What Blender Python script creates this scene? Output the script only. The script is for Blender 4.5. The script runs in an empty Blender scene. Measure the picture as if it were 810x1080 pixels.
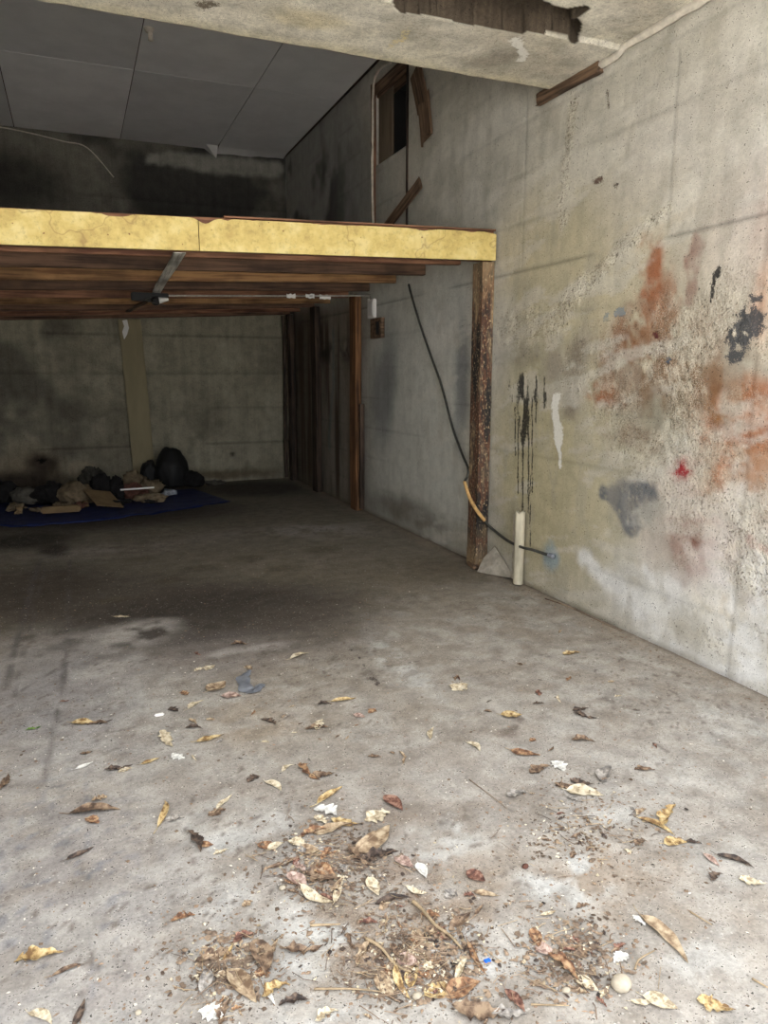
import bpy, bmesh, math, random
import numpy as np
from mathutils import Vector, Matrix

# ------------------------------------------------------------------ camera
CX, CY, F, H = 405.0, 540.0, 780.0, 1.5
def _ray(x, y): return np.array([(x-CX)/F, (CY-y)/F, -1.0])
_d = _ray(77, 397); _d /= np.linalg.norm(_d)
_p = math.atan((CY-397)/F)
_x = np.cross(_d, [0, math.cos(_p), math.sin(_p)]); _x /= np.linalg.norm(_x)
R = np.array([_x, _d, np.cross(_x, _d)])
S = bpy.context.scene
C = S.collection
cam = bpy.data.cameras.new('camera'); cam_o = bpy.data.objects.new('camera', cam); C.objects.link(cam_o)
m = Matrix.Identity(4)
for i in range(3):
    for j in range(3): m[i][j] = R[i][j]
m[2][3] = H
cam_o.matrix_world = m
cam.sensor_fit = 'AUTO'; cam.sensor_width = 36; cam.lens = 36*F/1080; cam.clip_start = .02
S.camera = cam_o

# ------------------------------------------------------------------ light
world = bpy.data.worlds.new('sky'); S.world = world; world.use_nodes = True
nt = world.node_tree
bg = nt.nodes['Background']
bg.inputs['Color'].default_value = (0.95, 0.97, 1.0, 1); bg.inputs['Strength'].default_value = 1.0   # bright overcast-white sky
sun = bpy.data.lights.new('sun', 'SUN'); sun.energy = 14.0; sun.angle = 0.02; sun.color = (1, .965, .92)
sun_o = bpy.data.objects.new('sun', sun); C.objects.link(sun_o)
sun_o.rotation_euler = (math.radians(-31), math.radians(-8), 0)   # from behind the building, onto the yard outside
S.view_settings.view_transform = 'Standard'; S.view_settings.look = 'None'
S.view_settings.gamma = 1; S.view_settings.use_curve_mapping = False
S.view_settings.exposure = 1.95
S.cycles.max_bounces = 12; S.cycles.diffuse_bounces = 9; S.cycles.use_denoising = True
S.cycles.sample_clamp_indirect = 8

# ------------------------------------------------------------------ helpers
WX = 2.957; LX = -1.5; BD = 10.75; CZ = 4.48; SZ = 3.28; YF = 0.6
rnd = random.Random(7)
def wray(x, y): return R @ _ray(x, y)
def FP(x, y, z=0.0):
    v = wray(x, y); t = (z-H)/v[2]; return np.array([v[0]*t, v[1]*t, z])
def WP(x, y, X=WX):
    v = wray(x, y); return v*(X/v[0])+np.array([0, 0, H])
def DP(x, y, D):
    v = wray(x, y); return v*(D/v[1])+np.array([0, 0, H])
def lin(c):
    c = np.array(c, float)/255.0
    return np.where(c <= .04045, c/12.92, ((c+.055)/1.055)**2.4)
def rgba(c): return tuple(float(q) for q in lin(c))+(1.0,)
_rs = np.random.RandomState(3); _T = _rs.rand(256, 256)
def vn(x, y):
    x = np.asarray(x, float); y = np.asarray(y, float)
    xi = np.floor(x).astype(int); yi = np.floor(y).astype(int); fx = x-xi; fy = y-yi
    fx = fx*fx*(3-2*fx); fy = fy*fy*(3-2*fy)
    a = _T[xi & 255, yi & 255]; b = _T[(xi+1) & 255, yi & 255]; c = _T[xi & 255, (yi+1) & 255]; d = _T[(xi+1) & 255, (yi+1) & 255]
    return (a*(1-fx)+b*fx)*(1-fy)+(c*(1-fx)+d*fx)*fy
def fbm(x, y, o=4, off=0.0):
    r = 0; a = .5; s = 0
    for k in range(o):
        r = r+a*vn(x*2**k+off+17.3*k, y*2**k+off*1.7+9.1*k); s += a; a *= .55
    return r/s
def sm(a, b, x):
    t = np.clip((x-a)/(b-a), 0, 1); return t*t*(3-2*t)

# ------------------------------------------------------------------ materials
def nmat(name):
    mt = bpy.data.materials.new(name); mt.use_nodes = True
    n = mt.node_tree.nodes; l = mt.node_tree.links
    return mt, n, l, n['Principled BSDF']
def noise(n, l, vec, scale, detail=4, rough=.55):
    q = n.new('ShaderNodeTexNoise'); q.inputs['Scale'].default_value = scale; q.inputs['Detail'].default_value = detail
    q.inputs['Roughness'].default_value = rough; l.new(vec, q.inputs['Vector']); return q.outputs['Fac']
def ramp(n, l, fac, stops, interp='LINEAR'):
    q = n.new('ShaderNodeValToRGB'); cr = q.color_ramp; cr.interpolation = interp
    while len(cr.elements) < len(stops): cr.elements.new(.5)
    for e, (p, c) in zip(cr.elements, stops):
        e.position = p; e.color = c if len(c) == 4 else tuple(c)+(1,)
    l.new(fac, q.inputs['Fac']); return q.outputs['Color']
def mixc(n, l, fac, a, b, mode='MIX'):
    q = n.new('ShaderNodeMix'); q.data_type = 'RGBA'; q.blend_type = mode
    for v, s in ((fac, 0), (a, 6), (b, 7)):
        if isinstance(v, (int, float)): q.inputs[s].default_value = v
        elif isinstance(v, tuple): q.inputs[s].default_value = v
        else: l.new(v, q.inputs[s])
    return q.outputs[2]
def mth(n, l, op, a, b=0.0, c=None, clamp=False):
    q = n.new('ShaderNodeMath'); q.operation = op; q.use_clamp = clamp
    for i, v in enumerate((a, b, c)):
        if v is None: continue
        if isinstance(v, (int, float)): q.inputs[i].default_value = v
        else: l.new(v, q.inputs[i])
    return q.outputs[0]
def G(v): return (v, v, v, 1)

def concrete_mat(name, grain=.22, bump=.5, speck=0.0, streak=0.0, fine=1.0):
    mt, n, l, b = nmat(name)
    g = n.new('ShaderNodeNewGeometry').outputs['Position']
    at = n.new('ShaderNodeAttribute'); at.attribute_name = 'tint'
    ap = n.new('ShaderNodeAttribute'); ap.attribute_name = 'paint'
    am = n.new('ShaderNodeAttribute'); am.attribute_name = 'paint_mask'
    ar = n.new('ShaderNodeAttribute'); ar.attribute_name = 'rough'
    f1 = noise(n, l, g, 9, 6, .62); f2 = noise(n, l, g, 55*fine, 5, .7); f3 = noise(n, l, g, 190*fine, 3, .6)
    c = mixc(n, l, 1.0, at.outputs['Color'], ramp(n, l, f1, [(.36, G(1-grain)), (.5, G(1.0)), (.64, G(1+grain*.8))]), 'MULTIPLY')
    c = mixc(n, l, 1.0, c, ramp(n, l, f2, [(.36, G(1-grain*1.3)), (.5, G(1.0)), (.66, G(1+grain))]), 'MULTIPLY')
    if streak:
        mp = n.new('ShaderNodeMapping'); mp.inputs['Scale'].default_value = (14, 14, .5); l.new(g, mp.inputs['Vector'])
        f4 = noise(n, l, mp.outputs[0], 1.0, 4, .6)
        c = mixc(n, l, 1.0, c, ramp(n, l, f4, [(.36, G(1-streak*1.6)), (.5, G(1.0)), (.64, G(1+streak))]), 'MULTIPLY')
    # flaky crust where the surface is rough
    v = n.new('ShaderNodeTexVoronoi'); v.inputs['Scale'].default_value = 70*fine; l.new(g, v.inputs['Vector'])
    crust = mth(n, l, 'MULTIPLY', ar.outputs['Fac'], mth(n, l, 'SUBTRACT', 1.1, mth(n, l, 'MULTIPLY', v.outputs['Distance'], 1.9)), clamp=True)
    c = mixc(n, l, mth(n, l, 'MULTIPLY', ar.outputs['Fac'], ramp(n, l, f3, [(.49, G(0)), (.56, G(.5))])), c, rgba((222, 216, 198)))
    c = mixc(n, l, mth(n, l, 'MULTIPLY', ar.outputs['Fac'], ramp(n, l, f2, [(.53, G(0)), (.60, G(.6))])), c, rgba((104, 92, 76)))
    if speck:
        sp = n.new('ShaderNodeTexVoronoi'); sp.inputs['Scale'].default_value = 55; l.new(g, sp.inputs['Vector'])
        c = mixc(n, l, ramp(n, l, sp.outputs['Distance'], [(.0, G(speck)), (.14, G(speck)), (.22, G(0))]), c, ramp(n, l, noise(n, l, g, 22, 1), [(.48, rgba((66, 58, 50))), (.56, rgba((214, 210, 202)))]))
    k = mth(n, l, 'ADD', am.outputs['Fac'], mth(n, l, 'MULTIPLY', mth(n, l, 'SUBTRACT', mth(n, l, 'ADD', f2, f3), 1.0), 2.6))
    k = ramp(n, l, k, [(.42, G(0)), (.58, G(1))])
    c = mixc(n, l, mth(n, l, 'MULTIPLY', k, .93), c, ap.outputs['Color'])
    l.new(c, b.inputs['Base Color']); b.inputs['Roughness'].default_value = .9; b.inputs['Specular IOR Level'].default_value = .25
    hgt = mth(n, l, 'ADD', mth(n, l, 'MULTIPLY', f2, .6), mth(n, l, 'MULTIPLY', f3, .35))
    hgt = mth(n, l, 'ADD', hgt, mth(n, l, 'MULTIPLY', crust, .9))
    bp = n.new('ShaderNodeBump'); bp.inputs['Strength'].default_value = bump; bp.inputs['Distance'].default_value = .008
    l.new(hgt, bp.inputs['Height']); l.new(bp.outputs[0], b.inputs['Normal'])
    return mt

def plain_mat(name, col, var=.25, scale=20, rough=.8, bump=.3, col2=None, stretch=None, metal=0, spec=.3):
    mt, n, l, b = nmat(name)
    tc = n.new('ShaderNodeTexCoord'); oi = n.new('ShaderNodeObjectInfo')
    ad = n.new('ShaderNodeVectorMath'); ad.operation = 'ADD'
    sc = n.new('ShaderNodeVectorMath'); sc.operation = 'SCALE'; sc.inputs[0].default_value = (13, 7, 5); l.new(oi.outputs['Random'], sc.inputs['Scale'])
    l.new(tc.outputs['Object'], ad.inputs[0]); l.new(sc.outputs[0], ad.inputs[1]); vec = ad.outputs[0]
    if stretch:
        mp = n.new('ShaderNodeMapping'); mp.inputs['Scale'].default_value = stretch; l.new(vec, mp.inputs['Vector']); vec = mp.outputs[0]
    f = noise(n, l, vec, scale, 6, .65)
    c0 = lin(col); c1 = lin(col2) if col2 else c0
    st = [(.37, tuple(c0*(1-var))+(1,)), (.5, tuple(c0)+(1,)), (.63, tuple(np.minimum(c1*(1+var), 1))+(1,))]
    c = ramp(n, l, f, st)
    c = mixc(n, l, 1.0, c, ramp(n, l, oi.outputs['Random'], [(0, G(.82)), (1, G(1.12))]), 'MULTIPLY')
    l.new(c, b.inputs['Base Color']); b.inputs['Roughness'].default_value = rough; b.inputs['Metallic'].default_value = metal
    b.inputs['Specular IOR Level'].default_value = spec
    if bump:
        bp = n.new('ShaderNodeBump'); bp.inputs['Strength'].default_value = bump; bp.inputs['Distance'].default_value = .004
        l.new(f, bp.inputs['Height']); l.new(bp.outputs[0], b.inputs['Normal'])
    return mt
def wood_mat(name, col, dark, var=1.0):
    mt, n, l, b = nmat(name)
    tc = n.new('ShaderNodeTexCoord'); oi = n.new('ShaderNodeObjectInfo')
    ad = n.new('ShaderNodeVectorMath'); ad.operation = 'ADD'
    sc = n.new('ShaderNodeVectorMath'); sc.operation = 'SCALE'; sc.inputs[0].default_value = (13, 7, 5); l.new(oi.outputs['Random'], sc.inputs['Scale'])
    l.new(tc.outputs['Object'], ad.inputs[0]); l.new(sc.outputs[0], ad.inputs[1])
    mp = n.new('ShaderNodeMapping'); mp.inputs['Scale'].default_value = (1.2, 26, 26); l.new(ad.outputs[0], mp.inputs['Vector'])
    f = noise(n, l, mp.outputs[0], 1.6, 6, .6); g = noise(n, l, ad.outputs[0], 2.2, 4, .6)
    c = ramp(n, l, f, [(.4, rgba(dark)), (.52, rgba(col)), (.64, tuple(np.minimum(lin(col)*(1+.35*var), 1))+(1,))])
    c = mixc(n, l, 1.0, c, ramp(n, l, g, [(.38, G(.6)), (.56, G(1.1))]), 'MULTIPLY')
    c = mixc(n, l, 1.0, c, ramp(n, l, oi.outputs['Random'], [(0, G(.75)), (1, G(1.15))]), 'MULTIPLY')
    l.new(c, b.inputs['Base Color']); b.inputs['Roughness'].default_value = .78; b.inputs['Specular IOR Level'].default_value = .3
    bp = n.new('ShaderNodeBump'); bp.inputs['Strength'].default_value = .4; bp.inputs['Distance'].default_value = .003
    l.new(f, bp.inputs['Height']); l.new(bp.outputs[0], b.inputs['Normal'])
    return mt
def yellow_mat():
    mt, n, l, b = nmat('peeling_yellow_paint')
    g = n.new('ShaderNodeNewGeometry').outputs['Position']
    f = noise(n, l, g, 7, 6, .65); f2 = noise(n, l, g, 38, 5, .7)
    c = ramp(n, l, f, [(.36, rgba((180, 156, 92))), (.5, rgba((200, 178, 108))), (.64, rgba((212, 194, 132)))])
    c = mixc(n, l, 1.0, c, ramp(n, l, f2, [(.36, G(.82)), (.46, G(1)), (.7, G(1.05))]), 'MULTIPLY')
    sp = n.new('ShaderNodeTexVoronoi'); sp.inputs['Scale'].default_value = 16; l.new(g, sp.inputs['Vector'])
    chip = ramp(n, l, mth(n, l, 'ADD', sp.outputs['Distance'], mth(n, l, 'MULTIPLY', f2, .3)), [(.19, G(1)), (.23, G(0))])
    c = mixc(n, l, chip, c, rgba((120, 84, 50)))
    cr = n.new('ShaderNodeTexVoronoi'); cr.feature = 'DISTANCE_TO_EDGE'; cr.inputs['Scale'].default_value = .75
    wv = n.new('ShaderNodeVectorMath'); wv.operation = 'ADD'
    nn = n.new('ShaderNodeTexNoise'); nn.inputs['Scale'].default_value = 6; l.new(g, nn.inputs['Vector'])
    s2 = n.new('ShaderNodeVectorMath'); s2.operation = 'SCALE'; s2.inputs['Scale'].default_value = .3; l.new(nn.outputs['Color'], s2.inputs[0])
    l.new(g, wv.inputs[0]); l.new(s2.outputs[0], wv.inputs[1]); l.new(wv.outputs[0], cr.inputs['Vector'])
    c = mixc(n, l, ramp(n, l, cr.outputs['Distance'], [(.0, G(.55)), (.005, G(0))]), c, rgba((130, 100, 60)))
    l.new(c, b.inputs['Base Color']); b.inputs['Roughness'].default_value = .7
    bp = n.new('ShaderNodeBump'); bp.inputs['Strength'].default_value = .4; bp.inputs['Distance'].default_value = .004
    l.new(f2, bp.inputs['Height']); l.new(bp.outputs[0], b.inputs['Normal'])
    return mt
def post_mat():
    mt, n, l, b = nmat('charred_flaking_post_paint')
    g = n.new('ShaderNodeNewGeometry').outputs['Position']
    mp = n.new('ShaderNodeMapping'); mp.inputs['Scale'].default_value = (7, 7, 1.5); l.new(g, mp.inputs['Vector'])
    f = noise(n, l, mp.outputs[0], 1.5, 6, .65)
    mp2 = n.new('ShaderNodeMapping'); mp2.inputs['Scale'].default_value = (70, 70, 38); l.new(g, mp2.inputs['Vector'])
    f2 = noise(n, l, mp2.outputs[0], 1.0, 5, .7)
    c = ramp(n, l, f, [(.40, rgba((30, 27, 26))), (.47, rgba((52, 43, 37))), (.52, rgba((104, 68, 48))), (.56, rgba((66, 56, 50))), (.64, rgba((150, 126, 96)))])
    c = mixc(n, l, 1.0, c, ramp(n, l, f2, [(.4, G(.7)), (.5, G(1)), (.6, G(1.15))]), 'MULTIPLY')
    c = mixc(n, l, ramp(n, l, f2, [(.585, G(0)), (.61, G(.85))]), c, rgba((186, 164, 128)))
    # sooty middle, pale bottom
    sz = n.new('ShaderNodeSeparateXYZ'); l.new(g, sz.inputs[0])
    zz = mth(n, l, 'ADD', sz.outputs[2], mth(n, l, 'MULTIPLY', mth(n, l, 'SUBTRACT', f, .5), 1.2))
    c = mixc(n, l, ramp(n, l, mth(n, l, 'MULTIPLY', zz, .4), [(.02, G(.5)), (.1, G(0)), (.8, G(0)), (.92, G(.4))]), c, rgba((176, 150, 112)))
    l.new(c, b.inputs['Base Color']); b.inputs['Roughness'].default_value = .8
    bp = n.new('ShaderNodeBump'); bp.inputs['Strength'].default_value = .6; bp.inputs['Distance'].default_value = .006
    l.new(f2, bp.inputs['Height']); l.new(bp.outputs[0], b.inputs['Normal'])
    return mt
def leaf_mat(name, c0, c1, c2):
    mt, n, l, b = nmat(name)
    tc = n.new('ShaderNodeTexCoord'); oi = n.new('ShaderNodeObjectInfo')
    ad = n.new('ShaderNodeVectorMath'); ad.operation = 'ADD'
    sc = n.new('ShaderNodeVectorMath'); sc.operation = 'SCALE'; sc.inputs[0].default_value = (13, 7, 5); l.new(oi.outputs['Random'], sc.inputs['Scale'])
    l.new(tc.outputs['Object'], ad.inputs[0]); l.new(sc.outputs[0], ad.inputs[1])
    f = noise(n, l, ad.outputs[0], 5, 5, .6)
    c = ramp(n, l, f, [(.4, rgba(c0)), (.5, rgba(c1)), (.62, rgba(c2))])
    sp = n.new('ShaderNodeSeparateXYZ'); l.new(tc.outputs['Object'], sp.inputs[0])
    vein = mth(n, l, 'ABSOLUTE', sp.outputs[1])
    c = mixc(n, l, ramp(n, l, vein, [(.003, G(.4)), (.010, G(0))]), c, rgba(c2))
    l.new(c, b.inputs['Base Color']); b.inputs['Roughness'].default_value = .72
    bp = n.new('ShaderNodeBump'); bp.inputs['Strength'].default_value = .4; bp.inputs['Distance'].default_value = .002
    l.new(f, bp.inputs['Height']); l.new(bp.outputs[0], b.inputs['Normal'])
    return mt
M = {
 'wall': concrete_mat('board_marked_concrete', .10, .6, 0, .03),
 'floor': concrete_mat('worn_floor_concrete', .17, .55, .4),
 'dim': concrete_mat('stained_back_concrete', .15, .5, 0, .07),
 'soffit': concrete_mat('spalled_slab_concrete', .22, .8, 0),
 'lath': plain_mat('exposed_rusty_lath', (96, 80, 62), .5, 4, .9, .8, (120, 100, 78), (1, 40, 1)),
 'wood': wood_mat('reddish_joist_wood', (128, 92, 70), (96, 64, 50), .5),
 'wood_o': wood_mat('orange_joist_wood', (142, 108, 72), (108, 76, 50), .5),
 'wood_d': wood_mat('brown_joist_wood', (100, 76, 60), (70, 52, 42), .5),
 'wood2': wood_mat('old_brown_wood', (122, 98, 78), (76, 60, 48), .7),
 'stud': wood_mat('orange_brown_stud_wood', (134, 96, 64), (86, 58, 40), .7),
 'grey_wood': wood_mat('grey_batten_wood', (206, 204, 196), (160, 156, 146), .5),
 'darkwood': wood_mat('dark_stained_wood', (70, 56, 46), (36, 30, 26)),
 'ply': wood_mat('deck_board_wood', (112, 80, 60), (70, 48, 38)),
 'yellow': yellow_mat(), 'post': post_mat(),
 'ceil': plain_mat('grey_ceiling_board', (222, 221, 220), .05, 3, .85, .15),
 'blackcable': plain_mat('black_cable_sheath', (64, 64, 60), .3, 30, .5, .1),
 'whitecable': plain_mat('white_cable_sheath', (196, 186, 172), .15, 30, .5, .1),
 'tan': plain_mat('tan_cable_sleeve', (206, 166, 110), .2, 30, .7, .2),
 'plaster': plain_mat('white_plaster', (214, 206, 192), .15, 18, .9, .6),
 'chunk': plain_mat('broken_grey_mortar', (168, 160, 146), .2, 22, .9, .8),
 'pipe': plain_mat('weathered_pipe_white', (190, 182, 160), .25, 9, .75, .4, None, (1, 1, .3)),
 'metal': plain_mat('dull_conduit_metal', (176, 172, 164), .2, 30, .45, .1, metal=.7),
 'whitebox': plain_mat('white_switch_plastic', (226, 224, 220), .05, 10, .5, 0),
 'black': plain_mat('black_plastic_and_shade', (14, 14, 15), .3, 14, .7, .3, spec=.5),
 'tarp': plain_mat('blue_tarpaulin', (26, 38, 86), .3, 12, .6, .5, spec=.4),
 'cloth_tan': plain_mat('tan_cloth', (112, 98, 78), .3, 16, .95, .5),
 'cloth_grey': plain_mat('grey_cloth', (78, 75, 68), .3, 16, .95, .5),
 'cloth_pink': plain_mat('faded_red_cloth', (98, 66, 56), .3, 16, .95, .5),
 'cloth_dark': plain_mat('dark_cloth', (28, 26, 26), .3, 16, .95, .5),
 'card': plain_mat('brown_cardboard', (120, 100, 72), .15, 9, .9, .2),
 'film': plain_mat('grey_blue_plastic_film', (132, 136, 144), .2, 20, .35, .3, spec=.5),
 'blue': plain_mat('bright_blue_plastic', (44, 110, 214), .1, 20, .4, 0),
 'stone': plain_mat('pale_stone', (178, 168, 150), .15, 30, .9, .5),
 'stem': plain_mat('dry_stem', (166, 146, 118), .3, 30, .8, .2),
 'asphalt': plain_mat('yard_concrete', (186, 184, 179), .15, 1.5, .95, .3),
 'panel': plain_mat('old_dull_panel', (104, 92, 78), .2, 6, .9, .3, None, (1, 1, .2)),
 'endboard': plain_mat('pale_end_board_face', (134, 124, 98), .10, 4, .85, .2, None, (.3, 1, 1)),
 'render': plain_mat('outside_wall_render', (190, 184, 172), .12, 2, .95, .2),
 'grit': plain_mat('brown_litter_crumbs', (132, 112, 94), .6, 6, .9, 0),
 'grit2': plain_mat('pale_litter_crumbs', (214, 208, 196), .2, 6, .9, 0),
 # leaves
 'flake': plain_mat('leaf_flake', (116, 100, 86), .5, 9, .9, 0, (138, 120, 100)),
 'L_tan': leaf_mat('tan_leaf', (112, 90, 70), (160, 138, 112), (196, 178, 150)),
 'L_brown': leaf_mat('brown_leaf', (74, 58, 48), (116, 94, 76), (156, 134, 110)),
 'L_dark': leaf_mat('dark_brown_leaf', (46, 38, 35), (76, 63, 56), (116, 98, 84)),
 'L_yellow': leaf_mat('yellow_leaf', (118, 90, 58), (184, 156, 106), (214, 196, 154)),
 'L_orange': leaf_mat('orange_leaf', (92, 64, 48), (144, 106, 78), (190, 160, 124)),
 'L_red': leaf_mat('reddish_brown_leaf', (76, 48, 42), (118, 80, 66), (160, 126, 108)),
 'L_pale': leaf_mat('pale_cream_leaf', (154, 138, 112), (204, 190, 162), (226, 216, 194)),
 'L_white': leaf_mat('whitish_leaf', (186, 184, 178), (214, 212, 206), (228, 226, 220)),
 'L_grey': leaf_mat('grey_leaf', (106, 102, 98), (144, 138, 132), (180, 174, 166)),
 'L_green': leaf_mat('green_leaf', (56, 84, 34), (90, 124, 54), (130, 156, 84)),
 'L_pink': leaf_mat('pinkish_leaf', (132, 106, 96), (172, 146, 134), (204, 182, 170)),
}

# ------------------------------------------------------------------ object helpers
def tag(o, label=None, cat=None, group=None, kind=None):
    if label: o['label'] = label
    if cat: o['category'] = cat
    if group: o['group'] = group
    if kind: o['kind'] = kind
    return o
def link(name, me, mt=None, parent=None, loc=None):
    o = bpy.data.objects.new(name, me); C.objects.link(o)
    if mt is not None and me is not None and not me.materials: me.materials.append(M[mt] if isinstance(mt, str) else mt)
    if loc is not None: o.location = loc
    if parent is not None:
        o.parent = parent
        if loc is not None: o.location = Vector(loc)-parent.location
        else: o.location = -parent.location
    return o
def empty(name, loc, label, cat, group=None):
    o = bpy.data.objects.new(name, None); C.objects.link(o); o.location = loc; o.empty_display_size = .1
    return tag(o, label, cat, group)
def bm_obj(name, bm, mt, parent=None, loc=None, smooth=False):
    bmesh.ops.recalc_face_normals(bm, faces=bm.faces[:])
    me = bpy.data.meshes.new(name); bm.to_mesh(me); bm.free()
    if smooth:
        me.polygons.foreach_set('use_smooth', [True]*len(me.polygons))
    return link(name, me, mt, parent, loc)
def box_bm(x0, x1, y0, y1, z0, z1, bev=0.0):
    bm = bmesh.new()
    vs = [bm.verts.new(p) for p in ((x0, y0, z0), (x1, y0, z0), (x1, y1, z0), (x0, y1, z0), (x0, y0, z1), (x1, y0, z1), (x1, y1, z1), (x0, y1, z1))]
    for f in ((0, 3, 2, 1), (4, 5, 6, 7), (0, 1, 5, 4), (1, 2, 6, 5), (2, 3, 7, 6), (3, 0, 4, 7)): bm.faces.new([vs[i] for i in f])
    if bev: bmesh.ops.bevel(bm, geom=bm.edges[:], offset=bev, segments=2, affect='EDGES')
    return bm
def board(name, a, b, w, t, mt, parent=None, up=(0, 0, 1), bev=.004, warp=0.0, seed=0, seg=10, chew=0.0):
    """a plank from a to b along its local X; w along 'up', t across; slightly bowed and worn"""
    a = Vector(a); b = Vector(b); X = (b-a); L = X.length; X.normalize()
    Z = Vector(up); Z = (Z-X*Z.dot(X)).normalized(); Y = Z.cross(X)
    r = random.Random(seed); ph = r.random()*6
    bm = bmesh.new(); rings = []
    for i in range(seg+1):
        x = L*i/seg; ring = []
        dz = warp*math.sin(math.pi*i/seg*1.3+ph)*.5; dy = warp*math.sin(math.pi*i/seg*1.7+ph*2)*.5
        for (sy, sz) in ((-1, -1), (-1, -.8), (-1, .8), (-1, 1), (-.8, 1), (.8, 1), (1, 1), (1, .8), (1, -.8), (1, -1), (.8, -1), (-.8, -1)):
            cy = .93 if abs(sy) == 1 and abs(sz) == 1 else 1
            ring.append(bm.verts.new((x+(r.uniform(-chew, chew) if i in (0, seg) else 0), sy*cy*t/2+dy+r.uniform(-1, 1)*bev*.25, sz*cy*w/2+dz+r.uniform(-1, 1)*bev*.25-(r.random()*chew*.4 if sz > .5 else 0))))
        rings.append(ring)
    for i in range(seg):
        for k in range(12):
            bm.faces.new((rings[i][k], rings[i][(k+1) % 12], rings[i+1][(k+1) % 12], rings[i+1][k]))
    bm.faces.new(rings[0][::-1]); bm.faces.new(rings[-1])
    bmesh.ops.recalc_face_normals(bm, faces=bm.faces[:])
    me = bpy.data.meshes.new(name); bm.to_mesh(me); bm.free()
    me.materials.append(M[mt])
    o = bpy.data.objects.new(name, me); C.objects.link(o)
    mw = Matrix((X, Y, Z)).transposed().to_4x4(); mw.translation = a
    if parent is not None:
        o.parent = parent; mw.translation = a-parent.location
    o.matrix_basis = mw
    return o
def tube_bm(pts, r, n=8, bm=None, radii=None, sub=6):
    """smooth tube through pts (catmull-rom)"""
    P = [Vector(p) for p in pts]; Q = []; RR = []
    rr = radii or [r]*len(P)
    for i in range(len(P)-1):
        p0 = P[max(i-1, 0)]; p1 = P[i]; p2 = P[i+1]; p3 = P[min(i+2, len(P)-1)]
        for k in range(sub):
            t = k/sub
            Q.append(.5*((2*p1)+(p2-p0)*t+(2*p0-5*p1+4*p2-p3)*t*t+(3*p1-p0-3*p2+p3)*t**3)); RR.append(rr[i]*(1-t)+rr[i+1]*t)
    Q.append(P[-1]); RR.append(rr[-1])
    bm = bm or bmesh.new(); rings = []
    up = Vector((0, 0, 1))
    for i, q in enumerate(Q):
        T = (Q[min(i+1, len(Q)-1)]-Q[max(i-1, 0)]).normalized()
        a = T.cross(up)
        if a.length < .05: a = T.cross(Vector((1, 0, 0)))
        a.normalize(); b = T.cross(a)
        rings.append([bm.verts.new(q+(a*math.cos(2*math.pi*k/n)+b*math.sin(2*math.pi*k/n))*RR[i]) for k in range(n)])
    for i in range(len(rings)-1):
        for k in range(n): bm.faces.new((rings[i][k], rings[i][(k+1) % n], rings[i+1][(k+1) % n], rings[i+1][k]))
    bm.faces.new(rings[0][::-1]); bm.faces.new(rings[-1])
    return bm
def surface(name, us, vs, place, tint, rough, paint, mask, mt, thick_dir, thick=.12, hole=None, parent=None, loc=None):
    """grid surface with painted attributes, closed behind by a skirt; hole(uc, vc) drops faces"""
    nu, nv = len(us), len(vs)
    U, V = np.meshgrid(us, vs, indexing='ij'); U = U.ravel(); V = V.ravel()
    P = place(U, V)
    idx = np.arange(nu*nv).reshape(nu, nv)
    q = np.stack([idx[:-1, :-1], idx[1:, :-1], idx[1:, 1:], idx[:-1, 1:]], -1).reshape(-1, 4)
    if hole is not None:
        uc = (U[q[:, 0]]+U[q[:, 2]])/2; vc = (V[q[:, 0]]+V[q[:, 2]])/2
        q = q[~hole(uc, vc)]
    # boundary skirt
    e = np.concatenate([q[:, [0, 1]], q[:, [1, 2]], q[:, [2, 3]], q[:, [3, 0]]])
    key = np.sort(e, 1); k1 = key[:, 0].astype(np.int64)*(nu*nv)+key[:, 1]
    un, inv, cnt = np.unique(k1, return_inverse=True, return_counts=True)
    be = e[cnt[inv] == 1]
    bv = np.unique(be); mp = -np.ones(nu*nv, int); mp[bv] = np.arange(len(bv))+nu*nv
    back = P[bv]+np.array(thick_dir)*thick
    allP = np.concatenate([P, back])
    sk = np.stack([be[:, 1], be[:, 0], mp[be[:, 0]], mp[be[:, 1]]], -1)
    faces = np.concatenate([q, sk])
    me = bpy.data.meshes.new(name)
    me.vertices.add(len(allP)); me.vertices.foreach_set('co', allP.astype(np.float32).ravel())
    me.loops.add(len(faces)*4); me.loops.foreach_set('vertex_index', faces.astype(np.int32).ravel())
    me.polygons.add(len(faces)); me.polygons.foreach_set('loop_start', np.arange(0, len(faces)*4, 4, dtype=np.int32))
    me.polygons.foreach_set('loop_total', np.full(len(faces), 4, dtype=np.int32))
    sf = np.zeros(len(faces), bool); sf[:len(q)] = True; me.polygons.foreach_set('use_smooth', sf)
    me.update(calc_edges=True)
    def col(nm, a):
        at = me.attributes.new(nm, 'FLOAT_COLOR', 'POINT')
        A = np.ones((len(allP), 4), np.float32); A[:nu*nv, :3] = a; A[nu*nv:, :3] = a[bv]; at.data.foreach_set('color', A.ravel())
    def sca(nm, a):
        at = me.attributes.new(nm, 'FLOAT', 'POINT'); A = np.concatenate([a, a[bv]]).astype(np.float32); at.data.foreach_set('value', A)
    col('tint', tint); col('paint', paint); sca('rough', rough); sca('paint_mask', mask)
    return link(name, me, mt, parent, loc)

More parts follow.
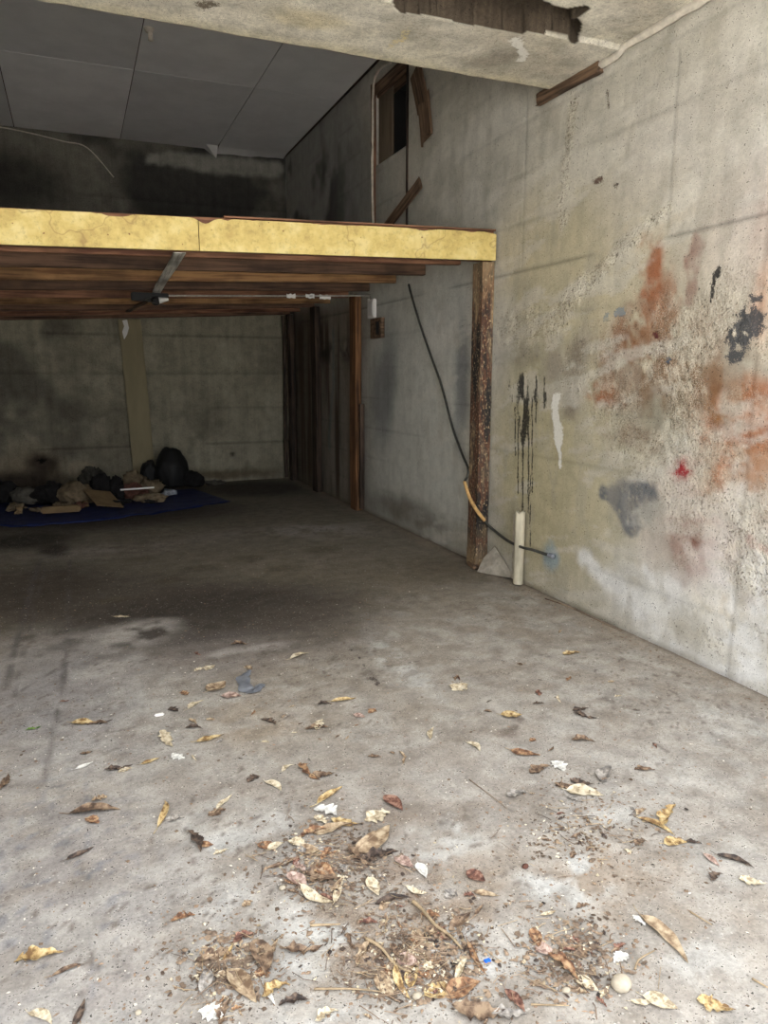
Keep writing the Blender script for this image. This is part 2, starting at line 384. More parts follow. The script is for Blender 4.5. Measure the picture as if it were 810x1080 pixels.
class Canvas:
    """stains and paint laid on a real surface; (u, v) are metres on that surface, pix() measures a spot on it"""
    def __init__(s, us, vs, base, pix, seed=0):
        s.us, s.vs = us, vs
        U, V = np.meshgrid(us, vs, indexing='ij'); s.U = U.ravel(); s.V = V.ravel()
        s.n = len(s.U); s.tint = np.tile(lin(base), (s.n, 1)); s.paint = np.zeros((s.n, 3)); s.mask = np.zeros(s.n); s.rough = np.zeros(s.n)
        s.disp = np.zeros(s.n); s.pix = pix
        s.wu = s.U+.10*(fbm(s.U*5, s.V*5, 3, 3+seed)-.5)+.03*(fbm(s.U*25, s.V*25, 2, 9)-.5)
        s.wv = s.V+.10*(fbm(s.U*5, s.V*5, 3, 30+seed)-.5)+.03*(fbm(s.U*25, s.V*25, 2, 19)-.5)
    def _fall(s, d, soft): return 1-sm(1-soft, 1+soft, d)
    def ell(s, x, y, rx, ry, soft=.5, rot=0):
        u, v = s.pix(x, y); u1, _ = s.pix(x+rx, y); u0, _ = s.pix(x-rx, y); _, v1 = s.pix(x, y-ry); _, v0 = s.pix(x, y+ry)
        ru = max(abs(u1-u0)/2, .008); rv = max(abs(v1-v0)/2, .008)
        du = (s.wu-u); dv = (s.wv-v); c, q = math.cos(rot), math.sin(rot)
        return s._fall(np.hypot((du*c+dv*q)/ru, (-du*q+dv*c)/rv), soft)
    def stroke(s, pts, rad, soft=.5, raw=False):
        P = [s.pix(*p) for p in pts]; wu, wv = (s.U, s.V) if raw else (s.wu, s.wv)
        rad = rad if isinstance(rad, (list, tuple)) else [rad]*len(P)
        best = np.full(s.n, 9e9)
        for (a, b, ra, rb) in zip(P[:-1], P[1:], rad[:-1], rad[1:]):
            du, dv = b[0]-a[0], b[1]-a[1]; L = du*du+dv*dv+1e-9
            t = np.clip(((wu-a[0])*du+(wv-a[1])*dv)/L, 0, 1)
            best = np.minimum(best, np.hypot(wu-a[0]-t*du, wv-a[1]-t*dv)/(ra*(1-t)+rb*t))
        return s._fall(best, soft)
    def soak(s, w, col, k=1.0):
        w = (w*k)[:, None]; s.tint = s.tint*(1-w)+lin(col)*w
    def mul(s, w, f): s.tint = s.tint*(1-w[:, None]*(1-f))
    def coat(s, w, col):
        sel = w > .02; s.paint[sel] = lin(col); s.mask = np.maximum(s.mask*(1-w), w)

def rng(a, b, st): return list(np.arange(a, b-1e-6, st))
wallpix = lambda x, y: tuple(WP(x, y)[1:3])
floorpix = lambda x, y: tuple(FP(x, y)[0:2])
backpix = lambda x, y: (DP(x, y, BD)[0], DP(x, y, BD)[2])

# ================================================================== RIGHT WALL
HD0, HD1, HZ0, HZ1 = 6.60, 7.38, 3.575, 4.26      # the hatch opening
us = np.array(sorted(set(rng(YF, 1.8, .05)+rng(1.8, 5.6, .013)+rng(5.6, BD, .035)+[HD0, HD1, BD]))); us = us[np.insert(np.diff(us) > .004, 0, True)]
vs = np.array(sorted(set(rng(-.02, 4.6, .017)+[4.6])))
# snap the hatch borders to grid lines
us[np.argmin(abs(us-HD0))] = HD0; us[np.argmin(abs(us-HD1))] = HD1; vs[np.argmin(abs(vs-HZ0))] = HZ0; vs[np.argmin(abs(vs-HZ1))] = HZ1
w = Canvas(us, vs, (190, 186, 174), wallpix)
U, V = w.U, w.V
n1 = fbm(U*.8, V*.8, 5, 2); n2 = fbm(U*3, V*3, 5, 11); n3 = fbm(U*1.2, V*7, 4, 5)
w.soak(sm(.45, .7, n1), (212, 208, 198), .7); w.soak(sm(.5, .75, n2), (168, 164, 150), .4)
w.soak(sm(.55, .75, n3)*(1-sm(5.5, 7, U)), (206, 202, 190), .4)
w.soak(w.ell(590, 290, 75, 90, .6), (186, 174, 136), .6)
w.soak(w.ell(585, 500, 75, 130, .5), (182, 172, 138), .75)
w.soak(w.ell(560, 480, 40, 140, .5), (178, 168, 134), .5)
w.soak(w.ell(740, 180, 110, 110, .6), (196, 190, 182), .6)
w.soak(w.ell(700, 330, 90, 110, .7), (190, 176, 140), .45)
w.soak(w.ell(770, 610, 100, 130, .5), (216, 214, 210), .75)
w.soak(w.ell(690, 640, 60, 40, .6), (186, 180, 168), .5)
w.soak(w.ell(740, 560, 70, 60, .7), (196, 172, 162), .6)
w.soak(w.stroke([(615, 590), (660, 630), (700, 665), (745, 715)], [.05, .09, .1, .1], .7), (228, 228, 226), .9)
w.soak(w.stroke([(680, 600), (730, 640), (790, 720)], [.03, .07, .12], .7), (230, 230, 228), .75)
w.soak(w.ell(755, 645, 30, 22, .7), (196, 176, 130), .5)
w.soak(w.ell(735, 665, 20, 15, .7), (170, 150, 106), .5)
# old orange and brown colour worked into the concrete
br = fbm(U*9, V*9, 4, 21)
def rust(wt, c, k=1):
    c = tuple(np.array(c)*.70+np.array((12, 8, 0))); w.soak(np.clip(wt*1.25, 0, 1)*sm(.22, .58, br), c, k)
rust(w.ell(778, 436, 50, 36, .45), (214, 112, 52), 1); w.soak(w.ell(778, 438, 44, 28, .5), (166, 104, 66), .6)
rust(w.ell(765, 425, 20, 22, .4), (214, 138, 80), 1); rust(w.ell(762, 415, 6, 12, .5), (120, 66, 44), .9)
rust(w.stroke([(735, 455), (808, 462)], .05, .6), (186, 96, 54), .9)
rust(w.ell(780, 490, 40, 22, .6), (212, 150, 110), .8)
rust(w.ell(775, 520, 38, 24, .6), (212, 164, 132), .7)
rust(w.ell(800, 510, 20, 46, .6), (214, 156, 120), .6)
rust(w.stroke([(664, 350), (658, 380), (662, 405)], [.12, .16, .12], .6), (176, 96, 60), 1)
rust(w.stroke([(692, 275), (685, 300), (690, 345), (700, 385)], [.07, .09, .09, .1], .6), (196, 108, 70), .9)
rust(w.stroke([(737, 252), (733, 275), (728, 312)], [.045, .05, .03], .5), (160, 92, 72), 1)
rust(w.ell(684, 270, 12, 26, .6), (196, 134, 106), .7)
rust(w.ell(705, 330, 12, 40, .6), (190, 112, 76), .7)
rust(w.ell(742, 390, 22, 50, .7), (170, 104, 76), .7)
rust(w.ell(672, 408, 40, 16, .7), (150, 88, 66), .8)
rust(w.ell(638, 416, 18, 12, .6), (206, 112, 66), 1)
rust(w.ell(700, 375, 70, 50, .8), (172, 134, 106), .6)
rust(w.ell(700, 410, 60, 50, .8), (158, 128, 104), .6)
rust(w.ell(672, 462, 28, 12, .7), (150, 116, 100), .6)
rust(w.ell(722, 575, 22, 34, .7), (170, 112, 98), .6); rust(w.ell(732, 570, 5, 18, .6), (140, 74, 62), .8)
rust(w.ell(803, 260, 12, 60, .8), (196, 150, 126), .5)
w.soak(w.ell(790, 250, 60, 80, .8), (196, 184, 178), .5)
w.soak(w.ell(806, 330, 10, 40, .7), (214, 150, 110), .4)
w.soak(w.stroke([(612, 365), (606, 395), (602, 430)], [.1, .13, .08], .7), (108, 98, 90), .7*1)
w.soak(w.ell(585, 385, 10, 26, .7), (140, 130, 124), .6)
w.soak(w.ell(765, 500, 6, 14, .6), (196, 120, 80), .5)
w.soak(w.ell(700, 440, 34, 28, .8), (122, 116, 100), .55)
w.soak(w.ell(530, 350, 12, 40, .7), (206, 204, 196), .6); w.soak(w.ell(545, 375, 25, 12, .7), (110, 106, 98), .5)
# around the platform: grey, darker towards the back, with brown water stains
w.soak(sm(5.1, 5.6, U)*(1-sm(7.3, 8.2, U))*(1-sm(2.3, 2.5, V)), (198, 198, 190), .85)  # paler grey here, lifted in place of brighter light under the platform
w.soak(w.ell(402, 420, 12, 46, .6), (84, 86, 92), .6); w.soak(w.ell(412, 380, 8, 40, .7), (96, 98, 100), .5); w.soak(w.ell(487, 400, 8, 60, .6), (108, 112, 118), .7)
w.soak(w.ell(465, 350, 14, 30, .7), (196, 194, 188), .6)
w.soak(w.ell(430, 540, 40, 14, .7), (96, 86, 74), .7)
st = fbm(U*6, V*.5, 4, 41)
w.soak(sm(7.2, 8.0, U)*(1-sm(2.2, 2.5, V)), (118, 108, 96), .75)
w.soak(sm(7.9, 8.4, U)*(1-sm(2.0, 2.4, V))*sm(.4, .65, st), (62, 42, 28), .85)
w.soak(sm(7.6, 8.1, U)*sm(.45, .62, fbm(U*4, V*4, 4, 77))*np.exp(-((V-1.78)/.14)**2), (44, 38, 34), .8)
w.soak(w.stroke([(352, 350), (352, 400), (347, 470)], .05, .6), (112, 124, 124), .5)
w.soak(sm(8.8, 9.6, U)*(1-sm(2.3, 2.5, V)), (84, 72, 60), .6)
w.soak(w.ell(375, 200, 30, 60, .7), (110, 110, 108), .6)
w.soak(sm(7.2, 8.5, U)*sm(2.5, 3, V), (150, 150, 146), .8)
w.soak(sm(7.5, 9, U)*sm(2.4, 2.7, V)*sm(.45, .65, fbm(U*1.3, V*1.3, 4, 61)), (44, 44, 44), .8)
w.soak(sm(3.9, 5.5, U)*(1-sm(.05, .25, V)), (120, 112, 98), .35)
w.soak(1-sm(.0, .05, V), (110, 98, 84), .6)
w.soak(w.ell(795, 650, 60, 90, .6)*sm(.3, .6, fbm(U*8, V*8, 5, 171)), (236, 236, 234), .75); w.soak(w.ell(700, 640, 60, 40, .7)*sm(.35, .6, fbm(U*6, V*12, 5, 172)), (226, 226, 222), .6)
# crisp paint
for (x, r0) in ((540, .02), (566, .025), (575, .02)): w.coat(w.stroke([(x, 400), (x+1, 430)], r0, .8)*sm(.35, .6, vn(U*60, V*9))*.9, (34, 32, 30))
w.coat(w.stroke([(551, 403), (552, 425), (552, 445), (551, 468)], [.06, .09, .07, .02], .6, True)*sm(.2, .45, vn(U*30, V*7)), (26, 24, 24))
for (x, y0, y1, r_) in ((551, 460, 586, .009), (546, 445, 520, .007), (557, 440, 540, .008), (561, 420, 520, .006), (565, 410, 445, .008), (543, 430, 480, .006), (559, 500, 576, .005)):
    w.coat(w.stroke([(x, y0), (x, y1)], r_, .5, True), (30, 28, 26))
w.coat(w.stroke([(588, 422), (586, 440), (589, 462), (592, 490)], [.04, .035, .045, .02], .35), (232, 230, 222))
w.coat(w.stroke([(758, 281), (755, 292), (751, 313)], [.02, .016, .01], .5), (34, 33, 35))
w.coat(w.stroke([(802, 324), (795, 338), (783, 352), (779, 374)], [.06, .085, .08, .04], .35)*sm(.1, .35, vn(U*30, V*30)), (64, 66, 70))
pn = sm(.05, .4, fbm(U*30, V*30, 3, 7)); w.soak(w.stroke([(634, 519), (655, 522), (684, 530)], [.04, .09, .11], .4)*pn, (104, 107, 112), 1)
w.soak(w.stroke([(655, 535), (662, 560), (680, 545)], [.07, .05, .07], .4)*pn, (110, 113, 118), .9)
w.coat(w.ell(655, 326, 6, 6, .25), (134, 142, 146)); w.coat(w.ell(640, 333, 3, 6, .4)*.7, (140, 146, 144))
w.soak(w.ell(724, 494, 14, 9, .7, -.4), (150, 36, 46), 1); w.rough *= 1; w.coat(w.ell(724, 494, 8, 5, .6, -.4)*.85, (150, 30, 40)); w.soak(w.stroke([(788, 572), (812, 582)], .02, .7), (160, 60, 70), .9)
w.coat(w.ell(650, 192, 3, 3, .4), (70, 54, 48)); w.coat(w.ell(631, 187, 5, 4, .4), (92, 70, 60)); w.coat(w.ell(705, 378, 3, 3, .4), (90, 104, 120))
w.coat(w.stroke([(643, 95), (641, 118)], .012, .5)*.8, (90, 76, 66)); w.coat(w.ell(690, 356, 5, 3, .5)*.8, (88, 40, 40))
w.soak(w.ell(580, 586, 9, 15, .4), (150, 166, 172), .9)
w.coat(w.stroke([(394, 335), (388, 348)], .02, .5)*0, (0, 0, 0))
# rough crumbling zones
rz = np.maximum.reduce([w.ell(720, 400, 110, 110, .6)*.9, w.ell(790, 620, 80, 120, .6), w.ell(745, 520, 90, 60, .7)*.7,
    w.stroke([(604, 100), (598, 160), (596, 225)], [.04, .05, .06], .5), w.stroke([(704, 225), (650, 265), (605, 310), (580, 345)], [.03, .06, .08, .1], .5),
    w.ell(550, 345, 30, 26, .6)*.9, w.ell(608, 390, 14, 36, .6)*.9, w.stroke([(735, 640), (790, 700)], .15, .6)*.9])
rd = np.maximum(w.stroke([(604, 100), (598, 160), (594, 235)], [.04, .055, .05], .6), w.stroke([(704, 225), (650, 265), (605, 310), (580, 345)], [.03, .05, .07, .08], .6)); rz = np.maximum(rz*sm(.3, .55, fbm(U*4, V*4, 4, 51)), rd); w.rough = np.clip(rz, 0, 1)*(1-.6*w.ell(775, 438, 40, 24, .5))
w.soak(w.stroke([(604, 100), (598, 160), (596, 225)], [.04, .05, .06], .6), (204, 198, 182), .6)
w.soak(w.stroke([(704, 225), (650, 265), (605, 310), (580, 345)], [.03, .05, .06, .06], .6), (206, 198, 176), .6)
cx_n = fbm(U*14, V*14, 4, 131); w.soak(w.rough*sm(.5, .62, cx_n), (216, 208, 190), .5); w.soak(w.rough*sm(.5, .62, 1-cx_n), (136, 120, 100), .35)
fw = 1-sm(5.5, 7, U); w.soak(fw*sm(.52, .64, fbm(U*2.2, V*9+U*2, 5, 141)), (208, 204, 194), .5); w.soak(fw*sm(.55, .66, fbm(U*7, V*3, 5, 151)), (164, 158, 144), .35)
w.disp = .010*(fbm(U*1.5, V*1.5, 3, 71)-.5)+w.rough*.016*(fbm(U*28, V*28, 3, 81)-.35)+.002*(fbm(U*20, V*20, 3, 91)-.5)
w.disp = np.clip(w.disp, -.01, .018)
# form board seams
for zz in np.arange(.31, 4.4, .32):
    z0 = zz+.006*(vn(U*2, U*0+zz*9)-.5); g = np.exp(-((V-z0)/(.009 if abs(zz-2.23) < .01 else .012))**2)*sm(.3, .6, vn(U*1.7, U*0+zz*5))
    if abs(zz-2.23) < .01: g *= 1.5
    w.mul(np.clip(g, 0, 1), .62 if abs(zz-2.23) < .01 else .84); w.disp -= .0025*g
    w.disp += .0025*np.where((V > z0) & (V < z0+.32), vn(U*0+zz*31, U*0+3.3)-.5, 0)
for dd, za, zb in ((3.23, 2.3, 3.1), (6.0, 2.6, 4.4), (4.62, 2.3, 3.3), (8.6, 0, 4.4), (2.6, 0, 3.2)):
    g = np.exp(-((U-dd-.004*(vn(V*3, V*0)-.5))/.010)**2)*sm(za-.1, za, V)*(1-sm(zb, zb+.1, V)); w.mul(g, .8); w.disp -= .003*g
surface('wall_right', us, vs, lambda a, b: np.stack([WX-w.disp, a, b], -1), w.tint, w.rough, w.paint, w.mask, 'wall', (1, 0, 0), .14,
        hole=lambda a, b: (a > HD0) & (a < HD1) & (b > HZ0) & (b < HZ1))
wr = bpy.data.objects['wall_right']; tag(wr, 'pale board-marked concrete side wall with orange, black and white paint smears', kind='structure')
# added closed box behind the hatch, coloured black to stand for unlit space
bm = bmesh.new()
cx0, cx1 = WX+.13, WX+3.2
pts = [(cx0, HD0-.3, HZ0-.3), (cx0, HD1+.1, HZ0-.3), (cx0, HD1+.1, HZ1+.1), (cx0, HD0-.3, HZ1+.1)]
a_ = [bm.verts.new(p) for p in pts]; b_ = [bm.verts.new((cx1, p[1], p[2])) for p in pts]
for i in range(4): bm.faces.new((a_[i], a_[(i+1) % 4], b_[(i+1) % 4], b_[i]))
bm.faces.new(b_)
bm_obj('hatch_black_void', bm, 'black', wr)
# soffit seam plaster and boards
# ================================================================== BACK WALL
us2 = np.array(sorted(set(rng(LX, WX, .03)+[WX]))); vs2 = np.array(sorted(set(rng(-.02, 4.6, .03)+[4.6])))
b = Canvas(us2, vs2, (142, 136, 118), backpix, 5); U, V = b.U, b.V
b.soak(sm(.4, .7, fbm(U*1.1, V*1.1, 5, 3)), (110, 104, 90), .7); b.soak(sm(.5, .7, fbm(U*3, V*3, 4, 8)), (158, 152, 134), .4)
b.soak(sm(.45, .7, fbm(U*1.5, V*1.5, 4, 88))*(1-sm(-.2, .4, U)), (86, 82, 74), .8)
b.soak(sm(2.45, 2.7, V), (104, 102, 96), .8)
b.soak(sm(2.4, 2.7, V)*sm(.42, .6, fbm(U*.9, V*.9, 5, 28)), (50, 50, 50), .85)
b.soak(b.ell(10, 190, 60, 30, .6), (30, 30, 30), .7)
b.soak(b.stroke([(160, 168), (220, 172), (292, 180)], [.07, .13, .10], .4), (146, 144, 136), .85)
b.soak(b.ell(30, 505, 40, 30, .6), (120, 104, 84), .6)
b.soak(b.ell(45, 490, 16, 12, .5), (60, 50, 42), .9); b.coat(b.ell(44, 487, 5, 3, .3), (10, 9, 8)); b.soak(b.ell(85, 496, 14, 9, .6), (168, 156, 134), .7)  # broken cavity: brown dirt, its inner shade painted near black
b.soak(b.ell(20, 512, 50, 14, .5), (50, 42, 36), .9); b.soak(b.ell(245, 478, 2.4, 2.4, .4), (50, 44, 36), .9)
b.soak(b.ell(230, 500, 60, 5, .6), (92, 80, 62), .8)
b.disp = .02*(fbm(U*2, V*2, 4, 4)-.5)-.07*b.ell(45, 492, 14, 10, .5)
for zz in (.55, 1.05, 1.55, 2.05, 2.6, 3.2, 3.8):
    g = np.exp(-((V-zz)/.015)**2)*sm(.35, .6, vn(U*1.5, U*0+zz*7)); b.mul(g, .65); b.disp -= .004*g
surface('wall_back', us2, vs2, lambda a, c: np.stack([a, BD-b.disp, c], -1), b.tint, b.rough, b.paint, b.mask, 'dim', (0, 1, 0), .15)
tag(bpy.data.objects['wall_back'], 'dark stained concrete end wall', kind='structure')
# ================================================================== LEFT WALL
us3 = np.array(rng(YF, BD, .12)+[BD]); vs3 = np.array(rng(-.02, 4.6, .12)+[4.6])
c = Canvas(us3, vs3, (176, 170, 156), lambda x, y: (0, 0), 8); U, V = c.U, c.V
c.soak(sm(.45, .7, fbm(U, V, 4, 3)), (140, 134, 122), .7)
surface('wall_left', us3, vs3, lambda a, q: np.stack([a*0+LX, a, q], -1), c.tint, c.rough, c.paint, c.mask, 'dim', (-1, 0, 0), .15)
tag(bpy.data.objects['wall_left'], 'plain stained concrete wall on the left', kind='structure')

# ================================================================== FLOOR
us4 = np.array(sorted(set(rng(LX, WX, .016)+[WX]))); vs4 = np.array(sorted(set(rng(YF, 1, .05)+rng(1.0, 5.0, .016)+rng(5.0, BD, .04)+[BD])))
f = Canvas(us4, vs4, (166, 160, 152), floorpix, 12); U, V = f.U, f.V
f.soak(sm(.4, .7, fbm(U*1.3, V*1.3, 5, 3)), (140, 131, 122), .7); f.soak(sm(.5, .72, fbm(U*4, V*4, 5, 33)), (174, 171, 166), .5)
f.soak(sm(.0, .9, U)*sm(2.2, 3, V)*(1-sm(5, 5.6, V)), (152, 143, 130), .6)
f.soak(1-sm(-.2, .5, U), (156, 154, 156), .4)
dirt = sm(.46, .62, fbm(U*2.6, V*2.6, 5, 55))
near = f.ell(430, 980, 200, 110, .6)
f.soak(dirt*near, (132, 114, 98), .8); f.soak(dirt*f.ell(400, 900, 60, 60, .6), (120, 102, 88), .6)
f.soak(dirt*f.ell(640, 960, 150, 100, .7), (158, 140, 120), .5)
f.soak(f.ell(270, 760, 60, 26, .7), (160, 142, 118), .4)
for (x, y, rx, ry, k) in ((240, 870, 60, 20, .6), (330, 1000, 40, 26, .9), (310, 960, 30, 14, .7), (500, 1000, 34, 30, .9), (600, 925, 44, 26, .9), (470, 890, 50, 20, .7), (340, 1060, 60, 18, .8),
        (420, 700, 14, 36, .6), (120, 690, 40, 16, .6), (135, 672, 36, 14, .7), (100, 708, 30, 8, .6), (655, 860, 30, 10, .5), (450, 940, 40, 20, .4), (740, 1000, 60, 30, .4), (375, 950, 24, 16, .8), (250, 950, 30, 20, .5), (780, 770, 40, 30, .5), (690, 815, 60, 20, .35)):
    f.soak(f.ell(x, y, rx*1.15, ry*1.15, .4)*sm(.40, .52, fbm(U*11, V*11, 5, 19)), (198, 198, 195), k)
f.soak(sm(.5, .62, fbm(U*7, V*7, 5, 201)), (184, 181, 175), .38); f.soak(sm(.5, .62, fbm(U*12, V*12, 5, 211)), (134, 124, 112), .4)
f.soak(sm(.5, .6, fbm(U*3, V*10, 5, 221)), (178, 172, 164), .3)
# damp patch before the platform; darker, browner floor under it
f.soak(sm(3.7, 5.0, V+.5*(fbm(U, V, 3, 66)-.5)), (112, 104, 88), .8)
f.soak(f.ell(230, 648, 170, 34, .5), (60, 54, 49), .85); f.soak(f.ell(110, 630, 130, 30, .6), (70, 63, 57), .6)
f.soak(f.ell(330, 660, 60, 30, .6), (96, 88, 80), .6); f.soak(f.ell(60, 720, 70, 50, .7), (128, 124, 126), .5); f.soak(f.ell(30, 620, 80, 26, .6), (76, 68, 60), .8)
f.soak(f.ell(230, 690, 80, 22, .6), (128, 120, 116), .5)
for (x, y, rx, ry, k) in ((128, 672, 48, 12, 1), (108, 702, 38, 11, .9), (158, 662, 26, 8, .9), (250, 686, 60, 3, .7), (30, 690, 40, 24, .6), (350, 560, 50, 8, .4), (120, 580, 80, 6, .3), (290, 560, 80, 6, .3)):
    f.soak(f.ell(x, y, rx, ry, .8)*sm(.3, .6, fbm(U*6, V*6, 5, 61)), (176, 170, 164), k)
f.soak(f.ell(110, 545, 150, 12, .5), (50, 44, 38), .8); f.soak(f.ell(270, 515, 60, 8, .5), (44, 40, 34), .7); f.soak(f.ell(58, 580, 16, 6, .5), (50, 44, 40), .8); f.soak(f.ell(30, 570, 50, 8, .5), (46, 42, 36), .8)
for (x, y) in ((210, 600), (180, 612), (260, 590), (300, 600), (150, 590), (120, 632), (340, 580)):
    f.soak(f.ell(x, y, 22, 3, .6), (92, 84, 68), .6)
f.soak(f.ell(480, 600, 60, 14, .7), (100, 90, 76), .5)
# tyre tracks on the left
for (p, r_) in (([(2, 740), (22, 660), (42, 590)], .02), ([(14, 735), (32, 660), (47, 600)], .012), ([(68, 720), (72, 650), (74, 590)], .012), ([(40, 860), (60, 760), (69, 690)], .012), ([(20, 730), (70, 700)], .01)):
    f.soak(f.stroke(p, r_, .8, True)*sm(.1, .6, vn(U*40, V*9)), (96, 90, 88), .65)
# dark stipple of grime
sp = vn(U*45, V*45)*.6+vn(U*90, V*90)*.4
f.soak(sm(.70, .8, sp)*sm(.4, .6, fbm(U*2, V*2, 3, 10)), (104, 94, 86), .7)
f.soak(sm(.72, .8, vn(U*34+9, V*34))*f.ell(60, 920, 90, 120, .6), (120, 122, 128), .6)
for (x, y, rx, ry) in ((640, 735, 14, 5), (650, 742, 16, 5), (377, 690, 12, 5), (395, 712, 14, 4), (555, 758, 12, 6), (545, 770, 20, 5)):
    f.soak(f.ell(x, y, rx, ry, .6)*sm(.4, .6, fbm(U*14, V*14, 3, 1)), (96, 84, 76), .7)
f.coat(f.stroke([(362, 682), (376, 690), (390, 705), (402, 726)], .012, .6)*sm(.35, .6, vn(U*30, V*30))*.8, (66, 58, 54))
f.soak(sm(2.72, 2.95, U+.1*(fbm(V*3, V*0, 3)-.5)), (150, 138, 122), .5); f.soak(sm(2.9, 2.957, U), (110, 98, 84), .6)
f.disp = .012*(fbm(U*1.5, V*1.5, 3, 7)-.5)+.004*(fbm(U*14, V*14, 4, 27)-.5)*(1-sm(4.5, 6, V))
f.disp = f.disp*sm(LX, LX+.1, U)
f.rough = np.clip(dirt*near*.35, 0, 1)
fdisp = f.disp.reshape(len(us4), len(vs4))
def floor_z(x, y):
    i = int(np.clip(np.searchsorted(us4, x), 1, len(us4)-1)); j = int(np.clip(np.searchsorted(vs4, y), 1, len(vs4)-1))
    return float(max(fdisp[i, j], fdisp[i-1, j-1], fdisp[i, j-1], fdisp[i-1, j]))
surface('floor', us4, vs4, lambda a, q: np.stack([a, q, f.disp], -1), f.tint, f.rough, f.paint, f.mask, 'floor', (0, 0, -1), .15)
tag(bpy.data.objects['floor'], 'worn grey concrete garage floor with damp stains', kind='structure')

# yard outside, behind the camera; unseen front above the opening, added to shade the floor
o = bm_obj('yard', box_bm(-14, 14, -18, YF-.002, -.16, 0), 'asphalt'); tag(o, 'sunlit concrete yard outside the garage', kind='structure')
OP = 1.9
bm = box_bm(-6, LX-.16, YF, YF+.25, -.1, 5.0); o = bm_obj('wall_front', bm, 'render')
bm = bmesh.new(); bm.from_mesh(o.data)
for (x0, x1, y0, y1, z0, z1) in ((WX+.15, 8, YF, YF+.25, -.1, 5.0),):
    t_ = box_bm(x0, x1, y0, y1, z0, z1); me_ = bpy.data.meshes.new('t'); t_.to_mesh(me_); t_.free(); bm.from_mesh(me_); bpy.data.meshes.remove(me_)
bm.to_mesh(o.data); bm.free(); tag(o, 'rendered outer wall beside the garage opening', kind='structure')
o = bm_obj('wall_upper_shade', box_bm(LX-.15, WX+.15, OP, OP+.2, 3.56, 5.0), 'render'); tag(o, 'unseen outer wall added above the garage opening as a sun block', kind='structure')
o = bm_obj('roof', box_bm(LX-.15, WX+.15, OP+.2, BD+.15, 4.62, 4.78), 'render'); tag(o, 'unseen roof slab added over the garage against light leaks', kind='structure')  # out of view, added to stop light leaking through the panel gaps

# ================================================================== FRONT SLAB + LINTEL (soffit)
LB, LF = 4.31, 3.64      # lintel back and front edge
us5 = np.array(sorted(set(rng(LX, WX, .018)+[WX]))); vs5 = np.array(sorted(set(rng(OP, 2.6, .06)+rng(2.6, LB, .014)+[LB])))
sp_ = lambda x, y: tuple(FP(x, y, SZ)[0:2])
s = Canvas(us5, vs5, (204, 199, 186), sp_, 20); U, V = s.U, s.V
s.soak(sm(.42, .68, fbm(U*2, V*2, 5, 3)), (166, 158, 142), .6); s.soak(sm(.5, .7, fbm(U*5, V*5, 4, 13)), (206, 200, 182), .5)
s.soak(sm(LB-.16, LB-.04, V+.04*(vn(U*7, U*0)-.5)), (206, 198, 172), .7)
s.soak(s.ell(520, 60, 26, 16, .6), (128, 120, 108), .6); s.soak(s.ell(430, 30, 30, 14, .6), (130, 124, 110), .5); s.soak(s.ell(330, 20, 40, 10, .6), (196, 182, 140), .5)
s.coat(s.stroke([(545, 40), (548, 55), (551, 62)], .03, .5), (226, 224, 218)); s.coat(s.ell(420, 40, 5, 12, .6)*.6, (206, 190, 140))
s.coat(s.ell(215, 4, 9, 6, .4)*0.9, (90, 78, 64))
# the spalled pocket, a strip against the lintel's front edge
edge = .035*(fbm(U*6, U*0+3, 4, 3)-.5)
poly = [sp_(*p_) for p_ in ((419, 3), (422, 11), (461, 16), (493, 24), (528, 30), (551, 35), (554, 31), (599, 38), (604, 44), (608, 43), (610, 31), (610, 26), (599, 24), (615, 17), (621, 12), (592, 15), (576, 8), (562, 1), (551, 4), (540, 2), (528, 6), (515, 0), (490, -12), (450, -22), (415, -16))]
def inside(poly, u, v):
    r_ = np.zeros(len(u), bool)
    for (a0, a1), (b0, b1) in zip(poly, poly[1:]+poly[:1]):
        cnd = ((a1 > v) != (b1 > v)) & (u < (b0-a0)*(v-a1)/((b1-a1)+1e-12)+a0); r_ ^= cnd
    return r_
ju = .03*(fbm(U*22, V*22, 3, 2)-.5); jv = .03*(fbm(U*22, V*22, 3, 12)-.5)
pocket = inside(poly, U+ju, V+jv).astype(float)
pk2 = s.ell(404, -2, 16, 5, .3)
lip = np.where(V > LF, 0.0, .018)
s.disp = lip+.13*pocket+.006*(fbm(U*9, V*9, 4, 6)-.5)+.02*sm(LB-.03, LB, V+.03*(fbm(U*9, U*0, 4, 2)-.5))
pg = pocket.reshape(len(us5), len(vs5)); pdl = pg.copy()
for a_, b_ in ((1, 0), (-1, 0), (0, 1), (0, -1), (1, 1), (-1, -1)): pdl = np.maximum(pdl, np.roll(np.roll(pg, a_, 0), b_, 1))
pd = pdl.ravel(); s.soak(pd, (66, 55, 43), .97)
rib = .5+.5*np.sin(U*210)
s.mul(pd*rib, .72); s.mul(sm(0.2, .8, pocket)*(1-sm(.8, .98, pocket)), .55)
s.rough = .35*sm(.5, .7, fbm(U*4, V*4, 4, 14))*(1-pd)
# ragged back edge of the lintel
def soffit_place(a, q):
    q2 = np.where(q > LB-1e-4, q+.035*(fbm(a*7, a*0, 4, 31)-.6), q)
    return np.stack([a, q2, SZ+s.disp], -1)
surface('ceiling_front', us5, vs5, soffit_place, s.tint, s.rough, s.paint, s.mask, 'soffit', (0, 0, 1), .30)
tag(bpy.data.objects['ceiling_front'], 'crumbling concrete slab and lintel over the entrance with a spalled pocket', kind='structure')
o = bm_obj('trim_1', box_bm(LX, WX, LB-.45, LB-.05, SZ+.3, 4.62), 'render'); tag(o, 'unseen upstand added above the lintel to block light', kind='structure')  # out of view, added to keep light from entering over the lintel
o = bm_obj('trim_2', box_bm(LX, WX, OP+.01, LB-.46, SZ+.32, SZ+.42), 'render'); tag(o, 'top of the entrance slab', kind='structure')

